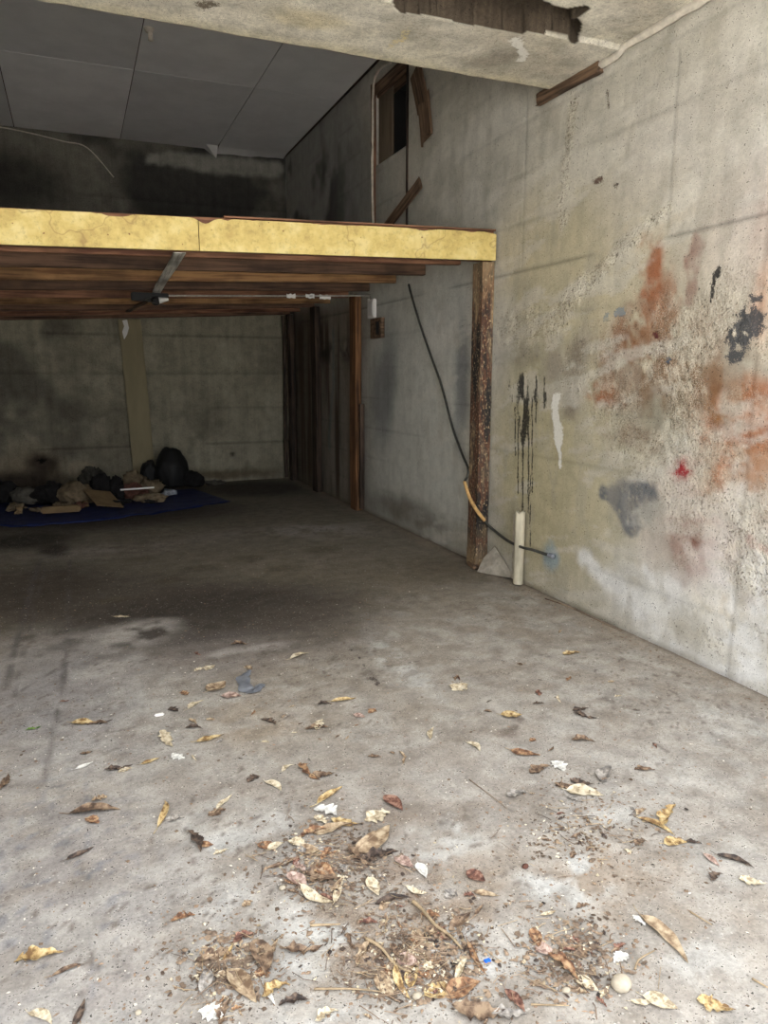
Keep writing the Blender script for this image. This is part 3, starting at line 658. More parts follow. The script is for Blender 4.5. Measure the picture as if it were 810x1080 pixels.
# ================================================================== REAR CEILING of board panels
ce = link('ceiling', bpy.data.meshes.new('ceiling'), 'darkwood')
bm = box_bm(LX, WX, LB-.02, BD, CZ+.03, CZ+.10); bmesh.ops.recalc_face_normals(bm, faces=bm.faces[:]); bm.to_mesh(ce.data); bm.free()
tag(ce, 'grey board ceiling over the rear of the garage', kind='structure')
xs = [LX+.01, -.455, .77, 1.98, WX-.045]
ys = [LB, 5.91, 8.35, BD-.05]
for i in range(4):
    for j in range(3):
        x0, x1 = xs[i]+.005, xs[i+1]-.005; y0, y1 = ys[j]+.004, ys[j+1]-.004
        nx, ny = 8, 12; bm = bmesh.new(); rr = random.Random(i*7+j)
        sag = rr.uniform(.003, .010); G0 = []
        for a in range(nx+1):
            for q in range(ny+1):
                X = x0+(x1-x0)*a/nx; Y = y0+(y1-y0)*q/ny
                z = CZ+.012-sag*math.sin(math.pi*a/nx)*math.sin(math.pi*q/ny)
                if j == 2 and i == 3: z -= .05*max(0, (q/ny-.8)/.2)**2*(1-a/nx)+.02*rr.random()*(q == ny); Y -= .03*rr.random()*(q == ny)
                if j == 2 and i == 2 and a == nx and q == ny: z -= .12; Y -= .05
                G0.append(bm.verts.new((X, Y, z)))
        for a in range(nx):
            for q in range(ny):
                k = a*(ny+1)+q; bm.faces.new((G0[k], G0[k+1], G0[k+ny+2], G0[k+ny+1]))
        r_ = bmesh.ops.extrude_face_region(bm, geom=bm.faces[:])
        for v in r_['geom']:
            if isinstance(v, bmesh.types.BMVert): v.co.z += .012
        bm_obj('ceiling_panel', bm, 'ceil', ce)

# ================================================================== MEZZANINE
mz0 = Vector((.7, 7.7, 2.3))
mz = empty('storage_platform', mz0, 'wooden loft platform with a peeling yellow front beam spanning to the right wall', 'platform')
def mzb(X, D):   # underside height: the platform sags to the left
    k = .029+(D-4.95)/(10.7-4.95)*.018
    return 2.385-.003*(D-4.95)-k*(WX-X)
MX0, MX1 = LX+.03, WX-.03
# fascia: two lengths, painted yellow, with a chewed upper edge
def fascia(x0, x1, seed):
    bm = bmesh.new(); n = int((x1-x0)/.02); rings = []
    for i in range(n+1):
        X = x0+(x1-x0)*i/n; zb = 2.338-.029*(WX-X); h_ = .197
        zt = zb+h_-.014*max(0, float(fbm(X*4.0, seed, 4, 2))-.52)*6-.035*math.exp(-((X-.83)/.05)**2)
        dy = .004*(float(fbm(X*3, 7, 2, 9))-.5)
        rings.append([bm.verts.new(p) for p in ((X, 4.93+dy, zb), (X, 4.93+dy, (zb+zt)/2), (X, 4.93+dy, zt), (X, 4.955, zt), (X, 4.955, zb))])
    for i in range(n):
        for k in range(5): bm.faces.new((rings[i][k], rings[i][(k+1) % 5], rings[i+1][(k+1) % 5], rings[i+1][k]))
    bm.faces.new(rings[0]); bm.faces.new(rings[-1][::-1])
    return bm_obj('fascia_board', bm, 'yellow', mz)
fascia(MX0, .785, 1.3)['label'] = 'left length of yellow painted fascia board'
fascia(.79, MX1-.0, 5.3)['label'] = 'right length of yellow painted fascia board'
def zf(X): return 2.338-.029*(WX-X)
board('front_beam', (MX0, 5.0, zf(MX0)+.105), (MX1, 5.0, zf(MX1)+.105), .205, .08, 'wood', mz, warp=.003, seg=20)
board('edge_strip', (.95, 4.985, zf(.95)+.214), (MX1, 4.985, zf(MX1)+.214), .012, .09, 'wood', mz, warp=.002, seg=14)
jd = [5.50, 6.15, 6.80, 7.50, 8.15, 8.80, 9.45, 10.10, 10.62]
for i, D in enumerate(jd):
    board('joist', (MX0, D, mzb(MX0, D)+.055), (MX1, D, mzb(MX1, D)+.055), .11, .06, ('wood', 'wood_d', 'wood_o', 'wood_d', 'wood', 'wood_o', 'wood_d', 'wood', 'wood_d')[i], mz, warp=.008, seed=i+3, seg=12)
# deck boards laid front to back on the joists
nb = 24; bw_ = (MX1-MX0)/nb
for i in range(nb):
    X = MX0+bw_*(i+.5)
    board('deck_board', (X, 5.05, mzb(X, 5.05)+.124), (X, 10.66, mzb(X, 10.66)+.124), .022, bw_-.006, 'ply', mz, seed=i+40, warp=.004, seg=4)
# grey batten nailed under the joists, running back
for (pa, pb) in (((183, 265), (165, 303)), ((150, 318), (136, 332))):
    a = FP(*pa, 2.31); q = FP(*pb, 2.30)
a = (.70, 5.2, mzb(.70, 5.2)-.012); q = (.80, 7.75, mzb(.80, 7.75)-.012)
board('batten', a, q, .014, .075, 'grey_wood', mz, warp=.01, seg=8)['label'] = 'pale grey batten under the joists'
board('batten', (.80, 7.95, mzb(.8, 7.95)-.012), (.66, 9.6, mzb(.66, 9.6)-.012), .014, .06, 'wood2', mz, warp=.01, seg=8)

# front post
pz = zf(2.9)
bm = bmesh.new()
n_ = 46; rings = []
prof = [(2.845, 4.975), (2.945, 4.975), (2.945, 5.12), (2.845, 5.12)]
dens = []
for i in range(4):
    p, q = prof[i], prof[(i+1) % 4]
    for k in range(4): dens.append((p[0]+(q[0]-p[0])*k/4, p[1]+(q[1]-p[1])*k/4))
prr = random.Random(5)
for j in range(n_+1):
    z = .012+(pz-.016)*j/n_
    rings.append([bm.verts.new((x+prr.uniform(-.0012, .0006)+(-.004 if j < 3 else 0)*(x < 2.9), y+prr.uniform(-.001, .001), z)) for (x, y) in dens])
for j in range(n_):
    for k in range(16): bm.faces.new((rings[j][k], rings[j][(k+1) % 16], rings[j+1][(k+1) % 16], rings[j+1][k]))
bm.faces.new(rings[0][::-1]); bm.faces.new(rings[-1])
post = empty('support_post', (2.9, 5.05, 0), 'charred post with flaking brown and cream paint holding up the yellow beam', 'post')
bm_obj('shaft', bm, 'post', post)
board('foot_block', (2.835, 4.95, .02), (2.855, 5.09, .025), .035, .05, 'wood2', post, bev=.01, chew=.02)['label'] = 'splintered pale wood at the foot'
# rear studs
def stud(px, w_, D, mt, label, zt=None, lean=0):
    zt = zt or mzb(WX-.05, D)
    r_ = empty('wall_stud', (WX-.05, D, 0), label, 'stud')
    board('upright', (WX-.055+lean, D, floor_z(WX-.06, D)+.003), (WX-.055, D, zt-.004), w_, .075, mt, r_, up=(0, 1, 0), warp=.012, seed=int(D*10), seg=14)
    return r_
st_ = stud(379, .20, 7.85, 'stud', 'orange-brown wooden stud against the wall, nearest of the three rear studs')
board('cleat', (WX-.045, 7.70, .03), (WX-.04, 7.695, 1.2), .04, .05, 'darkwood', st_, up=(0, 1, 0))
stud(338, .20, 9.32, 'darkwood', 'dark wooden stud against the wall, middle of the three rear studs')
s3 = stud(308, .16, 10.5, 'darkwood', 'dark split stud in the back corner of the garage')
board('side_strip', (WX-.12, 10.62, .03), (WX-.13, 10.62, mzb(2.8, 10.6)-.01), .05, .04, 'darkwood', s3, up=(0, 1, 0), warp=.03, seg=12)
# pilaster on the back wall
pl = empty('leaning_board', (.81, BD-.06, 0), 'wide pale brown board standing against the end wall under the platform', 'board')
a = DP(150, 503, BD-.07); q = DP(135, 335, BD-.07)
board('plank', (.83, BD-.075, .02), (.742, BD-.075, mzb(.75, 10.62)-.02), .285, .05, 'endboard', pl, up=(1, 0, 0), warp=.01, seg=12)
wp = FP(132, 352, 2.1)
bm = bmesh.new()
pa = [DP(x, y, BD-.108) for (x, y) in ((129, 338), (134, 337), (136, 346), (134, 353), (131, 358), (129, 350), (131, 344))]
va = [bm.verts.new(p) for p in pa]; bm.faces.new(va)
r_ = bmesh.ops.extrude_face_region(bm, geom=bm.faces[:])
for v in r_['geom']:
    if isinstance(v, bmesh.types.BMVert): v.co.y += .006
bm_obj('paint_flake', bm, 'whitebox', pl)['label'] = 'torn white flake near the top'

# ================================================================== ELECTRICS
# conduit across under the platform
Dc = 7.62
cz = lambda X: mzb(X, Dc)-.035
o = bm_obj('conduit_pipe', tube_bm([(.82, Dc, cz(.82)), (1.5, Dc, cz(1.5)), (2.2, Dc, cz(2.2)), (2.9, Dc-.05, cz(2.9)+.0), (2.915, 7.45, cz(2.9)), (2.92, 7.42, 2.29)], .0085, 8), 'metal', smooth=True)
tag(o, 'thin metal conduit running under the joists to the white box', 'conduit')
ft = empty('ceiling_fixture', (.73, 7.62, mzb(.73, 7.62)), 'black box fixture hanging under the platform joists', 'fixture')
bm_obj('housing', box_bm(-.17, .17, -.05, .05, -.085, -.012, .006), 'black', ft, (0.73, 7.62, mzb(.73, 7.62)))
bm = bmesh.new(); bmesh.ops.create_uvsphere(bm, u_segments=14, v_segments=8, radius=.045)
bm_obj('socket', bm, 'black', ft, (.78, 7.58, mzb(.73, 7.62)-.085), True)
bm = bmesh.new(); bmesh.ops.create_cone(bm, cap_ends=True, segments=12, radius1=.03, radius2=.012, depth=.09, matrix=Matrix.Rotation(math.radians(80), 4, 'Y'))
bm_obj('lamp_cap', bm, 'whitebox', ft, (.85, 7.56, mzb(.73, 7.62)-.075))['label'] = 'white cone-shaped cap'
bm_obj('hanging_wire', tube_bm([(.74, 7.56, 2.24), (.68, 7.54, 2.21), (.72, 7.5, 2.19), (.86, 7.5, 2.16)], .005, 6), 'blackcable', ft)
def strap_tag(x, y, wx, label):
    p = DP(x, y, Dc-.012); bm = bmesh.new(); n = 8; rg = random.Random(int(x))
    vt = [[bm.verts.new((p[0]+wx*(i/n-.5), p[1]-.003*math.sin(i), p[2]+h_+rg.uniform(-.006, .006))) for h_ in (-.022, 0, .018)] for i in range(n+1)]
    for i in range(n):
        for k in range(2): bm.faces.new((vt[i][k], vt[i+1][k], vt[i+1][k+1], vt[i][k+1]))
    r_ = bmesh.ops.extrude_face_region(bm, geom=bm.faces[:])
    for v in r_['geom']:
        if isinstance(v, bmesh.types.BMVert): v.co.y += .004
    tag(bm_obj('tape_strip', bm, 'whitebox', None), label, 'tape')
strap_tag(307, 312, .09, 'small white torn tape on the conduit, leftmost of the three')
strap_tag(327, 312, .09, 'cream tape wrapped on the conduit, middle of the three')
strap_tag(343, 313, .12, 'cream tape wrapped on the conduit, nearest the white box')
bx = empty('junction_box', (WX-.03, 7.40, 2.1), 'small white junction box on the wall under the platform', 'box')
bm_obj('body', box_bm(WX-.058, WX-.020, 7.30, 7.45, 2.10, 2.285, .006), 'whitebox', bx)
bm_obj('side_pipe', tube_bm([(WX-.035, 7.49, 2.10), (WX-.035, 7.49, 2.30)], .012, 8), 'whitebox', bx, smooth=True)
bm_obj('cover', box_bm(WX-.064, WX-.058, 7.32, 7.43, 2.12, 2.265, .002), 'whitebox', bx)
bl = empty('outlet_block', (WX-.03, 7.2, 1.9), 'dark brown wooden block on the wall just below the white box', 'block')
bm_obj('backing_block', box_bm(WX-.062, WX-.020, 7.08, 7.38, 1.885, 2.085, .005), 'wood2', bl)
bm_obj('recess_shade_plate', box_bm(WX-.066, WX-.062, 7.13, 7.21, 1.92, 2.05, .001), 'black', bl)  # raised black plate standing in for a shaded recess
# black cable down the wall and across the post
def wp3(x, y, off): p = WP(x, y, WX-off); return tuple(p)
cb = empty('wall_cable', (2.9, 5.0, .27), 'black cable drooping down the wall and past the post to a hole in the wall', 'cable')
cp = [wp3(431, 300, .03), wp3(434, 312, .03), wp3(443, 342, .03), wp3(455, 377, .03), wp3(466, 408, .03), wp3(477, 450, .035), wp3(487, 478, .05), wp3(494, 496, .11)]
cp.append(tuple(WP(490, 508, 2.825)))
cp2 = [cp[-1], tuple(WP(495, 524, 2.82)), tuple(DP(502, 537, 4.95)), tuple(DP(511, 549, 4.945))]
cp3 = [cp2[-1], tuple(DP(517, 556, 4.93)), wp3(535, 570, .032), wp3(550, 577, .075), wp3(562, 580, .06), wp3(574, 584, .03), wp3(581, 586, .022)]
bm_obj('sheath', tube_bm(cp, .0105, 8), 'blackcable', cb, smooth=True)
bm_obj('bare_sleeve', tube_bm(cp2, .0145, 8), 'tan', cb, smooth=True)['label'] = 'tan sleeve where the cable passes the post'
bm_obj('sheath', tube_bm(cp3, .0105, 8), 'blackcable', cb, smooth=True)
bm_obj('end_clip', tube_bm([wp3(579, 585.5, .026), wp3(584, 587, .022)], .018, 8), 'film', cb, smooth=True)
# pipe stub
pp = empty('pipe_stub', (WX-.045, 4.46, 0), 'short upright cream drain pipe against the wall right of the post', 'pipe')
Y0 = 4.45
bm = bmesh.new(); n = 16; zt = .54; rings = []
for (r_, z) in ((.036, .012), (.036, .27), (.036, zt), (.029, zt), (.029, zt-.05)):
    rings.append([bm.verts.new((WX-.058+r_*math.cos(2*math.pi*k/n), Y0+r_*1.05*math.sin(2*math.pi*k/n), z+(.01*math.sin(k*1.7) if z == zt else 0))) for k in range(n)])
for a, q in zip(rings[:-1], rings[1:]):
    for k in range(n): bm.faces.new((a[k], a[(k+1) % n], q[(k+1) % n], q[k]))
bm.faces.new(rings[-1])
bm_obj('tube', bm, 'pipe', pp, smooth=True)
board('side_slat', (WX-.028, Y0+.10, .02), (WX-.028, Y0+.10, .50), .055, .018, 'cloth_tan' if False else 'chunk', pp, up=(0, 1, 0), chew=.01)
# mortar slab leaning in the corner
P_ = [FP(504, 611), FP(520, 613), FP(545, 612), WP(545, 606, WX-.03), WP(536, 592, WX-.04), WP(524, 584, WX-.03)]
bm = bmesh.new()
base = [(2.79, 4.86, .01), (2.86, 4.72, .01), (2.93, 4.60, .012), (2.935, 4.60, .05), (2.925, 4.70, .13), (2.925, 4.83, .205), (2.85, 4.88, .10)]
cc = Vector((2.90, 4.78, .02)); vt = [bm.verts.new(p) for p in base]
mid = bm.verts.new((2.862, 4.745, .085))
for i in range(7): bm.faces.new((vt[i], vt[(i+1) % 7], mid))
bk = [bm.verts.new(Vector(p)+Vector((.022, .03, -.0))) for p in base]
for i in range(7): bm.faces.new((vt[i], bk[i], bk[(i+1) % 7], vt[(i+1) % 7]))
bm.faces.new(bk)
for v in bm.verts: v.co.x = min(v.co.x, WX-.014)
tag(bm_obj('mortar_slab', bm, 'chunk'), 'triangular broken slab of grey mortar leaning between post and pipe', 'rubble')

# hatch frame, board behind, dangling planks
hf = empty('wall_hatch', (WX, 7.0, HZ0), 'open wooden-framed hatch high in the side wall', 'hatch')
board('frame_side', (WX-.006, HD1+.03, 3.0), (WX-.006, HD1+.03, HZ1+.09), .085, .03, 'wood', hf, up=(0, 1, 0)) ['label'] = 'long reddish frame upright'
board('frame_top', (WX-.002, HD0-.05, HZ1+.02), (WX-.002, HD1+.05, HZ1+.02), .09, .03, 'wood2', hf)
board('frame_top', (WX+.07, HD0+.02, HZ1-.03), (WX+.07, HD1-.02, HZ1-.03), .045, .12, 'wood2', hf)
board('frame_side', (WX-.004, HD0-.015, 2.80), (WX-.004, HD0-.015, HZ1+.02), .028, .016, 'darkwood', hf, up=(0, 1, 0))['label'] = 'thin dark strip running down to the platform'
board('inner_panel', (WX+.10, 7.32, HZ0+.02), (WX+.10, 7.32, HZ1-.04), .10, .02, 'wood2', hf, up=(0, 1, 0))
bm_obj('shutter', box_bm(WX+.03, WX+.05, 7.02, 7.36, HZ0+.015, HZ1-.05, .003), 'panel', hf)['label'] = 'brown board closing the left half of the hatch'
pk = empty('hanging_plank', (WX-.03, 6.4, 4.1), 'split brown plank hanging crooked beside the hatch', 'plank')
A_ = np.array(WP(438, 74, WX-.045)); B_ = np.array(WP(446, 112, WX-.045)); C_ = np.array(WP(450, 145, WX-.045))
board('plank_piece', A_, B_, .20, .022, 'wood2', pk, up=(0, 1, 0), chew=.01, seg=6)
board('plank_piece', B_+np.array([.0, 0, .05]), C_, .21, .022, 'wood2', pk, up=(0, 1, 0), chew=.04, seg=6)
A_ = WP(407, 240, WX-.06); B_ = WP(443, 193, WX-.03)
tag(board('leaning_plank', A_, B_, .11, .022, 'wood2', None, up=(0, .5, .8), chew=.02), 'short brown plank leaning against the wall on top of the platform', 'plank')
# white cable beside the hatch
o = bm_obj('white_cable', tube_bm([wp3(412, 66, .042), wp3(403, 70, .042), wp3(396, 80, .042), wp3(393.5, 95, .042), wp3(393, 140, .042), wp3(392.5, 190, .042), wp3(393.5, 236, .042), wp3(394, 245, .042)], .014, 8), 'whitecable', smooth=True)
tag(o, 'white cable bent over and hanging down the left side of the hatch', 'cable')
# thin wire where ceiling meets back wall
o = bm_obj('thin_wire', tube_bm([tuple(DP(-20, 130, 10.66)), tuple(DP(30, 140, 10.66)), tuple(DP(66, 149, 10.66)), tuple(DP(92, 156, 10.66)), tuple(DP(120, 187, 10.66))], .008, 6), 'whitecable', smooth=True)
tag(o, 'thin pale wire hanging along the top of the end wall', 'wire')
# ceiling hook
cf = empty('lamp_holder', FP(157, 30, CZ-.01), 'small old lamp holder on the ceiling panel seam behind the lintel', 'lamp holder')
q = Vector(FP(157, 30, CZ-.01))
bm = bmesh.new(); bmesh.ops.create_cone(bm, cap_ends=True, segments=14, radius1=.03, radius2=.045, depth=.03); bm_obj('rose', bm, 'plaster', cf, q+Vector((0, 0, -.014)), True)
bm = bmesh.new(); bmesh.ops.create_cone(bm, cap_ends=True, segments=12, radius1=.022, radius2=.018, depth=.07); bm_obj('socket', bm, 'plaster', cf, q+Vector((.01, 0, -.06)), True)
# board and plaster along the soffit / wall corner
tag(board('corner_board', WP(569, 104, WX-.035), WP(632, 70, WX-.035), .075, .04, 'wood2', None, chew=.02, seg=16, warp=.008), 'splintered reddish-brown board along the wall just under the lintel end', 'board')
bm = bmesh.new(); n = 90; rr = []; rg = random.Random(2)
for i in range(n+1):
    D = 4.2+(1.95-4.2)*i/n; wv_ = .018+.022*float(fbm(D*9, 1, 4, 5)); h_ = .006+.012*float(fbm(D*7, 3, 4, 6))
    t_ = SZ-.004+.022*min(1, max(0, (3.66-D)/.03))
    rr.append([bm.verts.new((WX-.012-x, D, t_-z)) for (x, z) in ((0, 0), (0, wv_), (h_, wv_*.9), (h_+.006, wv_*.5), (h_+.01+wv_*.3, 0))])
for i in range(n):
    for k in range(5): bm.faces.new((rr[i][k], rr[i][(k+1) % 5], rr[i+1][(k+1) % 5], rr[i+1][k]))
bm.faces.new(rr[0]); bm.faces.new(rr[-1][::-1])
o = bm_obj('trim_3', bm, 'plaster', smooth=True); tag(o, 'ragged white plaster line where slab meets side wall', kind='structure')

# ================================================================== PILE AT THE BACK
def blob(name, x, y, z, sx, sy, sz, mt, seed, fold=.25, parent=None, rot=0, sub=4):
    bm = bmesh.new(); bmesh.ops.create_icosphere(bm, subdivisions=sub, radius=1)
    cz_, s_ = math.cos(rot), math.sin(rot)
    co = np.array([v.co[:] for v in bm.verts])
    nn = fbm(co[:, 0]*2.2+seed, co[:, 1]*2.2+co[:, 2]*1.7, 4, seed)-.5; n2_ = abs(fbm(co[:, 0]*3+co[:, 2]*2, co[:, 1]*3, 3, seed+5)-.5)
    n3_ = abs(fbm(co[:, 0]*6+co[:, 2]*4+seed, co[:, 1]*6-co[:, 2]*3, 3, seed+9)-.5)
    sc_ = 1+fold*2.6*nn-fold*3.2*n2_-fold*1.5*n3_
    for v, k in zip(bm.verts, sc_):
        p = v.co*k; X, Y, Z = p.x*sx, p.y*sy, max(p.z, -.55)*sz+sz*.55
        v.co = (X*cz_-Y*s_, X*s_+Y*cz_, Z)
    return bm_obj(name, bm, mt, parent, (x, y, z), True)
# tarpaulin
tp = [FP(x, y) for (x, y) in ((-40, 563), (0, 557), (30, 557), (90, 552), (160, 544), (243, 530))]
bp = [FP(x, y) for (x, y) in ((-40, 530), (0, 527), (40, 524), (90, 521), (150, 519), (205, 517))]
bm = bmesh.new(); nu, nv = 90, 24; G0 = []
def lerp_path(P, t):
    t *= len(P)-1; i = min(int(t), len(P)-2); return P[i]+(P[i+1]-P[i])*(t-i)
for i in range(nu+1):
    for j in range(nv+1):
        a = lerp_path(tp, i/nu); q = lerp_path(bp, i/nu); p = a+(q-a)*j/nv
        x = float(np.clip(p[0], LX+.05, WX)); y = min(p[1], BD-.12)
        h_ = .012+.05*abs(float(fbm(x*4+1, y*4, 4, 3))-.5)+.02*max(0, float(fbm(x*9, y*9, 2, 5))-.5)
        G0.append(bm.verts.new((x, y+.02*float(fbm(x*6, 2, 2, 1)), h_+floor_z(x, y)*.5)))
for i in range(nu):
    for j in range(nv):
        k = i*(nv+1)+j; bm.faces.new((G0[k], G0[k+1], G0[k+nv+2], G0[k+nv+1]))
r_ = bmesh.ops.extrude_face_region(bm, geom=bm.faces[:])
for v in r_['geom']:
    if isinstance(v, bmesh.types.BMVert): v.co.z -= .006
tag(bm_obj('blue_tarp', bm, 'tarp', smooth=True), 'crumpled blue tarpaulin spread on the floor under the rubbish', 'tarp')
# items: (name, px, py of the base, D, sx, sy, sz, mat, label, cat)
items = [
 ('bin_bag', 181, 10.25, .27, .28, .36, 'black', 'big full black bin bag at the right end of the rubbish', 'bag', .10),
 ('bin_bag', 157, 10.38, .15, .16, .24, 'black', 'small black bag tucked left of the big bin bag', 'bag', .16),
 ('dark_bundle', 203, 10.12, .16, .2, .14, 'cloth_dark', 'low dark cloth bundle right of the big bin bag', 'cloth', .2),
 ('cloth_bundle', 141, 9.95, .16, .2, .19, 'cloth_tan', 'rounded tan cloth bundle in front of the standing board', 'cloth', .3),
 ('cloth_bundle', 160, 9.65, .16, .2, .13, 'cloth_tan', 'tan crumpled cloth in front of the big bin bag', 'cloth', .35),
 ('cloth_bundle', 140, 9.35, .22, .18, .13, 'cloth_pink', 'faded red cloth heap in the middle of the tarp', 'cloth', .35),
 ('cloth_bundle', 158, 9.0, .24, .12, .075, 'cloth_tan', 'flat tan rag at the right front edge of the heap', 'cloth', .4),
 ('cloth_bundle', 122, 9.4, .14, .22, .2, 'cloth_dark', 'dark crumpled bundle left of the faded red heap', 'cloth', .35),
 ('cloth_bundle', 106, 9.5, .17, .2, .22, 'cloth_dark', 'upright dark bundle behind the cardboard', 'cloth', .3),
 ('cloth_bundle', 96, 10.1, .2, .2, .24, 'cloth_grey', 'grey-green cloth bundle against the end wall', 'cloth', .3),
 ('cloth_bundle', 79, 9.3, .28, .26, .17, 'cloth_tan', 'broad tan sack lying on the left half of the tarp', 'sack', .2),
 ('cloth_bundle', 52, 9.4, .24, .26, .17, 'cloth_dark', 'black cloth heap left of the broad tan sack', 'cloth', .35),
 ('cloth_bundle', 28, 9.5, .26, .26, .14, 'cloth_grey', 'grey sack near the left end of the tarp', 'sack', .25),
 ('cloth_bundle', 4, 9.7, .24, .26, .17, 'cloth_dark', 'dark cloth heap at the far left of the tarp', 'cloth', .3),
]
for k, (nm, px, D, sx, sy, sz, mt, lb, ct, fo) in enumerate(items):
    X = DP(px, 500, D)[0]
    tag(blob(nm, X, D, .045, sx*.82, sy*.8, sz*.95, mt, 3.1*k+1, fo, rot=k*.5), lb, ct, 'rubbish heaped on the blue tarp')
for o_ in list(C.objects):
    if o_.get('label', '').startswith('big full black'): bag = o_
tag(bm_obj('folded_card', box_bm(-.2, .2, -.05, .05, 0, .07, .015), 'card', None, Vector(tuple(FP(65, 545)[:2])+(.05,))), 'pale rolled cardboard piece at the front left of the tarp', 'cardboard', 'rubbish heaped on the blue tarp')
tag(board('white_stick', (.42, 9.05, .20), (.80, 9.1, .20), .018, .018, 'whitebox', None), 'thin white stick lying across the faded red heap', 'stick')
blb = blob('crumpled_paper', 1.02, 9.5, .04, .1, .1, .05, 'film', 5, .4); tag(blb, 'crumpled grey paper just in front of the big bin bag', 'paper')
blb = blob('crumpled_paper', DP(227, 500, 10.4)[0], 10.4, .01, .16, .1, .04, 'cloth_grey', 9, .4); tag(blb, 'flat grey rag on the floor right of the tarp by the end wall', 'rag')
tag(bm_obj('cardboard_sheet', box_bm(-.16, .16, -.2, .2, 0, .012, .003), 'card', None, Vector(tuple(FP(110, 538)[:2])+(.11,))), 'small cardboard sheet propped at the front of the heap', 'cardboard')
o = bpy.data.objects['cardboard_sheet']; o.rotation_euler = (.35, .2, .4); o.location.z = .13
rs = random.Random(11)
for k in range(20):
    px = rs.uniform(10, 172); D = rs.uniform(8.75, 9.2)+(.12 if px > 90 else 0); X = DP(px, 540, D)[0]
    mt_, cn = rs.choice([('cloth_tan', 'tan'), ('cloth_tan', 'tan'), ('cloth_grey', 'grey'), ('cloth_dark', 'dark'), ('cloth_pink', 'faded red'), ('card', 'brown')])
    o = blob('rag_scrap', X, D, .04, rs.uniform(.05, .13), rs.uniform(.04, .08), rs.uniform(.03, .06), mt_, 30+k*2.7, .5, rot=rs.uniform(0, 3), sub=3)
    tag(o, cn+' crumpled scrap lying in the front of the rubbish on the tarp', 'rag', cn+' scraps on the tarp')

# ================================================================== LEAVES AND LITTER
def leaf_mesh(kind, seed, curl=1.0):
    """unit leaf along X; kind: oval, lance, ragged, scrap, roll"""
    r = random.Random(seed*13+len(kind)); nx, ny = (12, 6); bm = bmesh.new(); G0 = []
    asp = {'oval': .27, 'lance': .15, 'ragged': .24, 'scrap': .30, 'roll': .15}[kind]*r.uniform(.85, 1.15)
    cu = {'oval': .35, 'lance': .6, 'ragged': .7, 'scrap': .3, 'roll': 1.7}[kind]*curl
    bend = r.uniform(-.3, .3); lift = r.uniform(-.15, .30)*curl; tw = r.uniform(-1.2, 1.2)*curl; fold = r.uniform(.05, .35)
    k1, k2, k3 = r.uniform(3, 7), r.uniform(0, 6), r.uniform(.015, .05)
    left = [1]*(nx+1); right = [1]*(nx+1)
    if kind in ('ragged', 'scrap'):
        left = [r.uniform(.35, 1.15) for _ in left]; right = [r.uniform(.35, 1.15) for _ in right]
    for i in range(nx+1):
        t = i/nx
        if kind == 'scrap': prof = min(1, 3.2*t+.15, 3.2*(1-t)+.1)
        else: prof = (math.sin(math.pi*t**.8)**.9)*(1-.25*t)
        wd = asp*(prof+.015)
        cx_ = t-.5; cyc = bend*math.sin(math.pi*t)*.5; cz_ = lift*(t-.5)**2+k3*math.sin(k1*t+k2)
        for j in range(ny+1):
            q = j/ny*2-1; ang = q*cu; wl = wd*math.sin(ang)/cu; hz = wd*(1-math.cos(ang))/max(cu, .3)+abs(q)*fold*wd
            wl *= left[i] if q < 0 else right[i]
            if kind in ('ragged', 'scrap'): hz += r.uniform(-.022, .022); cxx = cx_+r.uniform(-.015, .015)
            else: hz += r.uniform(-.006, .006); cxx = cx_
            a = tw*(t-.5)*.7
            y = wl*math.cos(a)-hz*math.sin(a); z = wl*math.sin(a)+hz*math.cos(a)+.018*math.sin(17*t+5*q+seed)*abs(q)
            G0.append((cxx, cyc+y, cz_+z))
    mn = min(p[2] for p in G0)
    V_ = [bm.verts.new((p[0], p[1], (p[2]-mn)*.75)) for p in G0]
    for i in range(nx):
        for j in range(ny):
            k = i*(ny+1)+j
            if kind == 'ragged' and j in (0, ny-1) and r.random() < .14: continue
            bm.faces.new((V_[k], V_[k+1], V_[k+ny+2], V_[k+ny+1]))
    if kind in ('oval', 'lance', 'roll'):
        mid = V_[ny//2].co.copy(); tube_bm([mid+Vector((.02, 0, .0)), mid+Vector((-.08, .01, .01)), mid+Vector((-.2, .05, .0))], .008, 5, bm, sub=2)
    me = bpy.data.meshes.new('leaf'); bmesh.ops.recalc_face_normals(bm, faces=bm.faces[:]); bm.to_mesh(me); bm.free()
    if kind != 'scrap': me.polygons.foreach_set('use_smooth', [True]*len(me.polygons))
    return me
cache = {}
